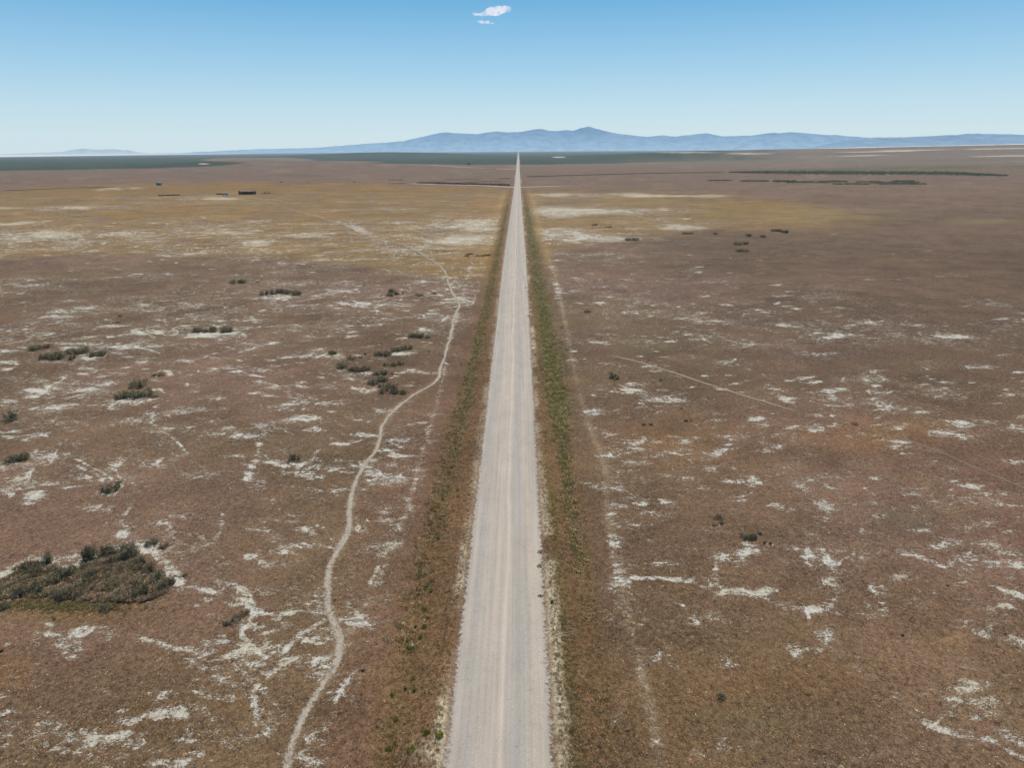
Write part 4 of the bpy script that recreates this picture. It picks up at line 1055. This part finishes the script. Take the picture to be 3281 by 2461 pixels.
rock(2172, 1371, 6, 'small dark rock near the right picture edge')

# shed on the far left plain
def far_place(u, v): x, y = ground(u, v); return x, y
x, y = far_place(344, 400); e = empty('shed', (x, y, 0), .25)
b = MB(); b.box((0, 0, 1.55), (6.2, 4.6, 3.1)); b.build('wall', M['bluegrey'], e)
b = MB(); b.v += [(-3.4, -2.6, 3.102), (3.4, -2.6, 3.102), (3.4, 2.6, 3.102), (-3.4, 2.6, 3.102), (-3.4, 0, 4.3), (3.4, 0, 4.3)]
b.f += [(0, 1, 5, 4), (2, 3, 4, 5)]; rf = b.build('roof', M['bluegrey'], e)
m_ = rf.modifiers.new('thick', 'SOLIDIFY'); m_.thickness = .12
for gx in (-3.1, 3.1):
    g = mesh_from('gable', [(gx, -2.3, 3.1), (gx, 2.3, 3.1), (gx, 0, 4.15)], [(0, 1, 2)], M['bluegrey'], e)
b = MB(); b.box((.9, -2.31, 1.8), (1.4, .06, 1.0)); b.build('window', M['glassy'], e)
b = MB(); b.box((-1.3, -2.31, 1.05), (1.1, .06, 2.1)); b.build('door', M['glassy'], e)
tag(e, 'small blue grey shed with dark window alone on the far left plain', 'shed')

# stockade
x, y = far_place(531, 420); e = empty('stockade', (x, y + 5, 0), 0)
N = 46
b = MB(); pos = []
for i in range(N):
    a = 2 * math.pi * i / N; px, py = 8.8 * math.cos(a), 5.5 * math.sin(a)
    pos.append((px, py))
for i, (px, py) in enumerate(pos):
    q = MB(); h = random.uniform(2.4, 3.6)
    q.box((px, py, h / 2), (.34, .34, h), random.random(), random.uniform(-.05, .05)); q.build('post', M['wood'] if random.random() < .45 else M['darkwood'], e)
for zr in (.9, 2.0):
    q = MB(); q.tube([(px * 1.03, py * 1.03, zr + random.uniform(-.1, .1)) for px, py in pos + pos[:1]], .13, 5); q.build('rail', M['darkwood'], e)
q = MB(); q.box((0, 1.0, 1.35), (11, 4.2, 2.7), .05); q.build('hay_stack', M['darkwood'], e)
q = MB(); q.box((0, 1.0, 2.78), (11.6, 4.6, .12), .05); q.build('sheet_roof', M['bluegrey'], e)
tag(e, 'round stockade of upright grey posts with dark shelter inside', 'stockade')

# long low troughs
def trough(u0, u1, v, hgt, mat, lb, rim=None, rz=0.02):
    xa, ya = far_place(u0, v); xb, yb = far_place(u1, v); L = xb - xa
    e = empty('feed_trough', ((xa + xb) / 2, (ya + yb) / 2, 0), rz); W = 1.5
    b = MB(); b.box((0, 0, hgt * .32), (L, W, .12))
    b.build('tank_bottom', mat, e)
    for s in (-1, 1):
        b = MB(); b.box((0, s * (W / 2 + .05), hgt * .6), (L, .1, hgt * .8)); b.build('side_wall', mat, e)
    for s in (-1, 1):
        b = MB(); b.box((s * (L / 2 + .05), 0, hgt * .6), (.1, W, hgt * .8)); b.build('end_wall', mat, e)
    for fx in (-.4, 0, .4):
        b = MB(); b.box((fx * L, 0, hgt * .1), (.25, W * .9, hgt * .2)); b.build('foot', M['darkwood'], e)
    tag(e, lb, 'trough')
trough(343, 356, 423, 1.0, M['darkwood'], 'leftmost of three dark troughs in line on the far left plain')
trough(358, 371, 422.6, 1.0, M['darkwood'], 'middle one of three dark troughs in line on the far left plain')
trough(374, 387.5, 421.8, 1.0, M['darkwood'], 'rightmost of three dark troughs in line on the far left plain')
trough(469, 492, 420, 1.2, M['darkwood'], 'long dark trough behind the white one left of the stockade', rz=.05)
trough(481, 494, 422.6, 1.1, M['white'], 'short white trough in front of the long dark one')

# low rail fences
def fence(pts, h, n, lb, u_rails=2):
    P = [far_place(*q) for q in pts]; (xa, ya), (xb, yb) = P[0], P[-1]
    e = empty('rail_fence', (xa, ya, 0)); dx, dy = xb - xa, yb - ya
    for i in range(n + 1):
        t = i / n; q = MB(); q.box((dx * t, dy * t, h / 2), (.22, .22, h * random.uniform(.9, 1.2)), .2, random.uniform(-.06, .06)); q.build('post', M['darkwood'], e)
    for k in range(u_rails):
        z = h * (.35 + .45 * k); q = MB(); q.tube([(dx * t / 8, dy * t / 8 - .14, z + random.uniform(-.06, .06)) for t in range(9)], .07, 5); q.build('rail', M['wood'], e)
    tag(e, lb, 'fence')
fence([(1026, 364.2), (1070, 365.2)], 2.2, 24, 'low dark rail fence on the pale far track left of the road', 3)
fence([(908, 396.2), (935, 396.6)], 3.0, 7, 'short leaning rail fence at the left end of the pale side track')
fence([(1070, 400.5), (1092, 401.2)], 3.0, 6, 'rail fence beside the side track nearest the road', 3)

# ------------------------------------------------------------------ mountains
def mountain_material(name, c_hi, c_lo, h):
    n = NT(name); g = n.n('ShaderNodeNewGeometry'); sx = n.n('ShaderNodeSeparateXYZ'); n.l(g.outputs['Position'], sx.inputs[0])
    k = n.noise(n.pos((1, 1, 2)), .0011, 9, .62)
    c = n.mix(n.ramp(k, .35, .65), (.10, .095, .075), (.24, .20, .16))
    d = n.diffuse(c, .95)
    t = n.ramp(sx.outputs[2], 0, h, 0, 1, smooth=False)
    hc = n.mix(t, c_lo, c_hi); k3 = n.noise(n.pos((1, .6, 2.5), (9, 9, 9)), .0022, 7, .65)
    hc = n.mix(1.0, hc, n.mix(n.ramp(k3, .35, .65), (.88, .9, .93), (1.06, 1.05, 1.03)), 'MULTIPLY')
    em = n.n('ShaderNodeEmission'); n.l(hc, em.inputs[0])  # aerial haze painted as blue emission over the rock, shifting with height
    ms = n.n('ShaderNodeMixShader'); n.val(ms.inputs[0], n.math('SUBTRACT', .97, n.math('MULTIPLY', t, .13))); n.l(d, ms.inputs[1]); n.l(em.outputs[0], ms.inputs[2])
    return n.done(ms.outputs[0])
def range_mesh(name, pts, dist, depth, mat, seed, base_drop=0):
    """pts: skyline (u, v) read from the photo; the range stands at that distance as a real ridge with spurs"""
    us = np.linspace(pts[0][0], pts[-1][0], 700); vv = np.interp(us, [p[0] for p in pts], [p[1] for p in pts])
    vv = vv - .8 * (fbm(us / 14, us * 0, seed, 4) - .5) * 2
    X = []; Z = []
    for u, v in zip(us, vv):
        d = ray(u, v); t = dist / d[1]; X.append(CX + d[0] * t); Z.append(max(2.0, HC + d[2] * t))
    X = np.array(X); Z = np.array(Z)
    ks = np.linspace(-1, 1, 61)
    XX = np.repeat(X[None], 61, 0); KK = np.repeat(ks[:, None], 700, 1)
    prof = (1 - np.abs(KK)) ** 1.15
    YY = dist + KK * depth
    rid = fbm(XX / 900 + 3, YY / 900, seed + 5, 6, .6)
    rid = 1 - np.abs(rid - .5) * 2.6
    ZZ = Z[None] * prof * (1 - (1 - rid) * .9 * np.minimum(1, np.abs(KK) * 3)) 
    YY = YY + (fbm(XX / 2500, XX * 0, seed + 9, 3) - .5) * depth * .7
    # keep the sheet's angular width right for nearer rows
    ZZ = np.maximum(ZZ, 0) - 6 * (np.abs(KK) > .98)
    i = np.arange(60)[:, None] * 700 + np.arange(699)[None]
    Fc = np.stack([i, i + 1, i + 701, i + 700], -1).reshape(-1, 4)
    o = mesh_from(name, np.stack([XX, YY, ZZ], -1).reshape(-1, 3), Fc, mat, smooth=True)
    return tag(o, kind='structure')
MAIN = [(425,327.5),(500,324.5),(560,322),(640,320),(700,318),(745,314),(790,309.5),(830,307),(870,303.5),(900,297.5),(925,292.5),(950,287),(965,285.5),(985,287.5),(1000,288),(1030,289.5),(1055,286),(1075,284),(1100,286),(1130,284.5),(1150,280),(1170,279),(1185,282),(1200,282),(1225,280),(1240,281),(1255,276),(1265,274),(1275,271.5),(1290,276),(1310,281),(1330,286),(1350,289),(1370,291.5),(1400,295),(1425,292.5),(1440,291),(1470,293.5),(1485,291),(1500,290.5),(1515,288),(1535,286.5),(1550,289),(1570,293.5),(1620,292),(1640,289),(1660,287),(1675,287.5),(1700,285),(1720,286.5),(1760,291.5),(1820,295),(1860,297),(1950,300),(2050,306),(2150,310),(2260,312)]
RIGHT = [(1780,312),(1830,303),(1900,299.5),(1960,297.5),(2010,294),(2035,291.5),(2060,291.5),(2080,294),(2100,299),(2140,303),(2200,305),(2300,306),(2420,312)]
REAR = [(1700,300),(1780,296),(1870,297),(1940,296),(2000,294),(2060,291),(2085,288.5),(2110,288),(2140,289),(2212,291),(2330,290),(2450,300)]
FARL = [(30,331),(95,327.5),(140,326),(185,323),(200,320.5),(225,320),(240,321.5),(270,321),(290,322.5),(315,326),(330,329)]
FARL = [(30,331.5),(100,329.5),(150,328),(180,325.5),(200,322.5),(220,321),(250,322.5),(290,322),(330,324),(345,327),(360,330)]
FARL = [(u * .83 + 5, v) for u, v in FARL]
range_mesh('mountain_range', MAIN, 30000, 3800, mountain_material('haze_tinted_rock', lin((131, 170, 207)), lin((162, 194, 220)), 900), 3)
range_mesh('mountain_range_right', RIGHT, 24000, 2200, mountain_material('haze_tinted_slope', lin((132, 168, 203)), lin((156, 184, 208)), 500), 13)
range_mesh('mountain_range_rear', REAR, 38000, 2600, mountain_material('haze_tinted_rear_slope', lin((140, 174, 208)), lin((160, 188, 214)), 900), 23)
range_mesh('mountain_range_distant', FARL, 62000, 2600, mountain_material('haze_tinted_far_slope', lin((178, 201, 221)), lin((188, 209, 225)), 500), 33)

# ------------------------------------------------------------------ clouds
def cloud(name, lobes, dist, label, seed):
    import bmesh
    mb = bmesh.new()
    d0 = ray(1068, 24); t = dist / d0[1]
    s = dist * 1.0 / F / (d0 @ FW) * 1.0
    for (u, v, ru, rv) in lobes:
        d = ray(u, v); tt = dist / d[1]; c = Vector((CX + d[0] * tt, dist, HC + d[2] * tt)); m = tt / F
        mat = Matrix.Translation(c) @ Matrix.Diagonal((ru * m, (ru + rv) * .5 * m, rv * m, 1))
        bmesh.ops.create_icosphere(mb, subdivisions=4, radius=1, matrix=mat)
    me = bpy.data.meshes.new(name); mb.to_mesh(me); mb.free()
    o = bpy.data.objects.new(name, me); C.objects.link(o)
    mod = o.modifiers.new('merge', 'REMESH'); mod.mode = 'VOXEL'; mod.voxel_size = 2.2 * dist / 6000; mod.use_smooth_shade = True
    tx = bpy.data.textures.new(name, 'CLOUDS'); tx.noise_scale = 26 * dist / 6000; tx.noise_depth = 4
    dm = o.modifiers.new('puff', 'DISPLACE'); dm.texture = tx; dm.strength = 12 * dist / 6000; dm.mid_level = .5; dm.texture_coords = 'GLOBAL'
    n = NT(name + '_vapour')
    k = n.noise(n.pos(), .022 * 6000 / dist, 5, .6)
    dens = n.math('MULTIPLY', n.ramp(k, .30, .72), .06 * 6000 / dist)
    g = n.n('ShaderNodeNewGeometry'); sx = n.n('ShaderNodeSeparateXYZ'); n.l(g.outputs['Position'], sx.inputs[0])
    k2 = n.noise(n.pos((1, 1, 1), (50, 0, 0)), .03, 4, .6)
    ec = n.mix(n.ramp(k2, .35, .65), lin((214, 222, 236)), lin((250, 250, 252)))
    em = n.n('ShaderNodeEmission'); n.l(ec, em.inputs[0]); n.l(n.math('MULTIPLY', dens, 1.0), em.inputs[1])  # cloud brightness painted as emission in place of scattered sunlight
    ab = n.n('ShaderNodeVolumeAbsorption'); ab.inputs[0].default_value = (0, 0, 0, 1); n.l(dens, ab.inputs[1])
    ad = n.n('ShaderNodeAddShader'); n.l(em.outputs[0], ad.inputs[0]); n.l(ab.outputs[0], ad.inputs[1])
    n.l(ad.outputs[0], n.out.inputs['Volume']); me.materials.append(n.m)
    tag(o, label, 'cloud')
cloud('cloud', [(1062, 24, 15, 8.5), (1076, 19, 16, 7), (1090, 18, 12, 6.5), (1098, 19, 6, 6), (1056, 27, 16, 5), (1045, 30, 12, 3.4), (1031, 30.5, 8, 2.2), (1023, 27, 3, 2.5), (1070, 28, 14, 5), (1084, 24, 12, 4)], 6000, 'larger white puffy cloud alone at the top of the sky', 1)
cloud('cloud', [(1034, 45.5, 5, 2.0), (1042, 47, 6, 3.6), (1053, 47.5, 7, 3.4), (1062, 49, 6, 2)], 6400, 'small thin wisp of cloud just under the larger cloud', 2)

# ------------------------------------------------------------------ camera, light, sky
cam = bpy.data.cameras.new('camera'); co = bpy.data.objects.new('camera', cam); C.objects.link(co)
cam.sensor_width = 36; cam.sensor_fit = 'HORIZONTAL'; cam.lens = F / 2212.0 * 36; cam.clip_start = .5; cam.clip_end = 200000
Mx = Matrix(((RT[0], UPV[0], -FW[0], CX), (RT[1], UPV[1], -FW[1], 0), (RT[2], UPV[2], -FW[2], HC), (0, 0, 0, 1)))
co.matrix_world = Mx
bpy.context.scene.camera = co
EL, AZ = math.radians(60), math.radians(12)     # sun high, ahead of the drone, a little to the right
sd = Vector((math.sin(AZ) * math.cos(EL), math.cos(AZ) * math.cos(EL), math.sin(EL)))
sun = bpy.data.lights.new('sun', 'SUN'); sun.energy = 3.6; sun.angle = math.radians(.53); sun.color = (1, .955, .89)
so = bpy.data.objects.new('sun', sun); C.objects.link(so); so.rotation_euler = (-sd).to_track_quat('-Z', 'Y').to_euler()
W = bpy.data.worlds.new('World'); bpy.context.scene.world = W; W.use_nodes = True
nt = W.node_tree; bg = nt.nodes['Background']; sky = nt.nodes.new('ShaderNodeTexSky'); sky.sky_type = 'NISHITA'
sky.sun_disc = False; sky.sun_elevation = EL; sky.sun_rotation = AZ; sky.altitude = 1300; sky.air_density = 1.0; sky.dust_density = 1.0; sky.ozone_density = 1.5

geo = nt.nodes.new('ShaderNodeNewGeometry'); sx = nt.nodes.new('ShaderNodeSeparateXYZ'); tcw = nt.nodes.new('ShaderNodeTexCoord'); nt.links.new(tcw.outputs['Generated'], sx.inputs[0])
nt.nodes.remove(geo)
cr = nt.nodes.new('ShaderNodeValToRGB'); nt.links.new(sx.outputs[2], cr.inputs[0]); el = cr.color_ramp.elements
for i, (p_, c_) in enumerate([(0.0, (206, 227, 236)), (.02, (204, 226, 236)), (.0535, (190, 221, 236)), (.0986, (162, 207, 234)), (.127, (145, 197, 231)), (.177, (108, 177, 221)), (.5, (62, 122, 188)), (1.0, (44, 92, 160))]):
    e_ = el[i] if i < 2 else el.new(p_)
    e_.position = p_; e_.color = (*(lin(c_)), 1)
vs_ = nt.nodes.new('ShaderNodeVectorMath'); vs_.operation = 'SCALE'; nt.links.new(cr.outputs[0], vs_.inputs[0]); vs_.inputs['Scale'].default_value = 10
mx_ = nt.nodes.new('ShaderNodeMix'); mx_.data_type = 'RGBA'; mx_.inputs[0].default_value = .9
nt.links.new(sky.outputs[0], mx_.inputs[6]); nt.links.new(vs_.outputs[0], mx_.inputs[7])
nt.links.new(mx_.outputs[2], bg.inputs[0]); bg.inputs[1].default_value = .10
sc = bpy.context.scene
sc.view_settings.view_transform = 'Standard'; sc.view_settings.look = 'None'; sc.view_settings.exposure = 0; sc.view_settings.gamma = 1
sc.cycles.max_bounces = 6; sc.cycles.transparent_max_bounces = 8
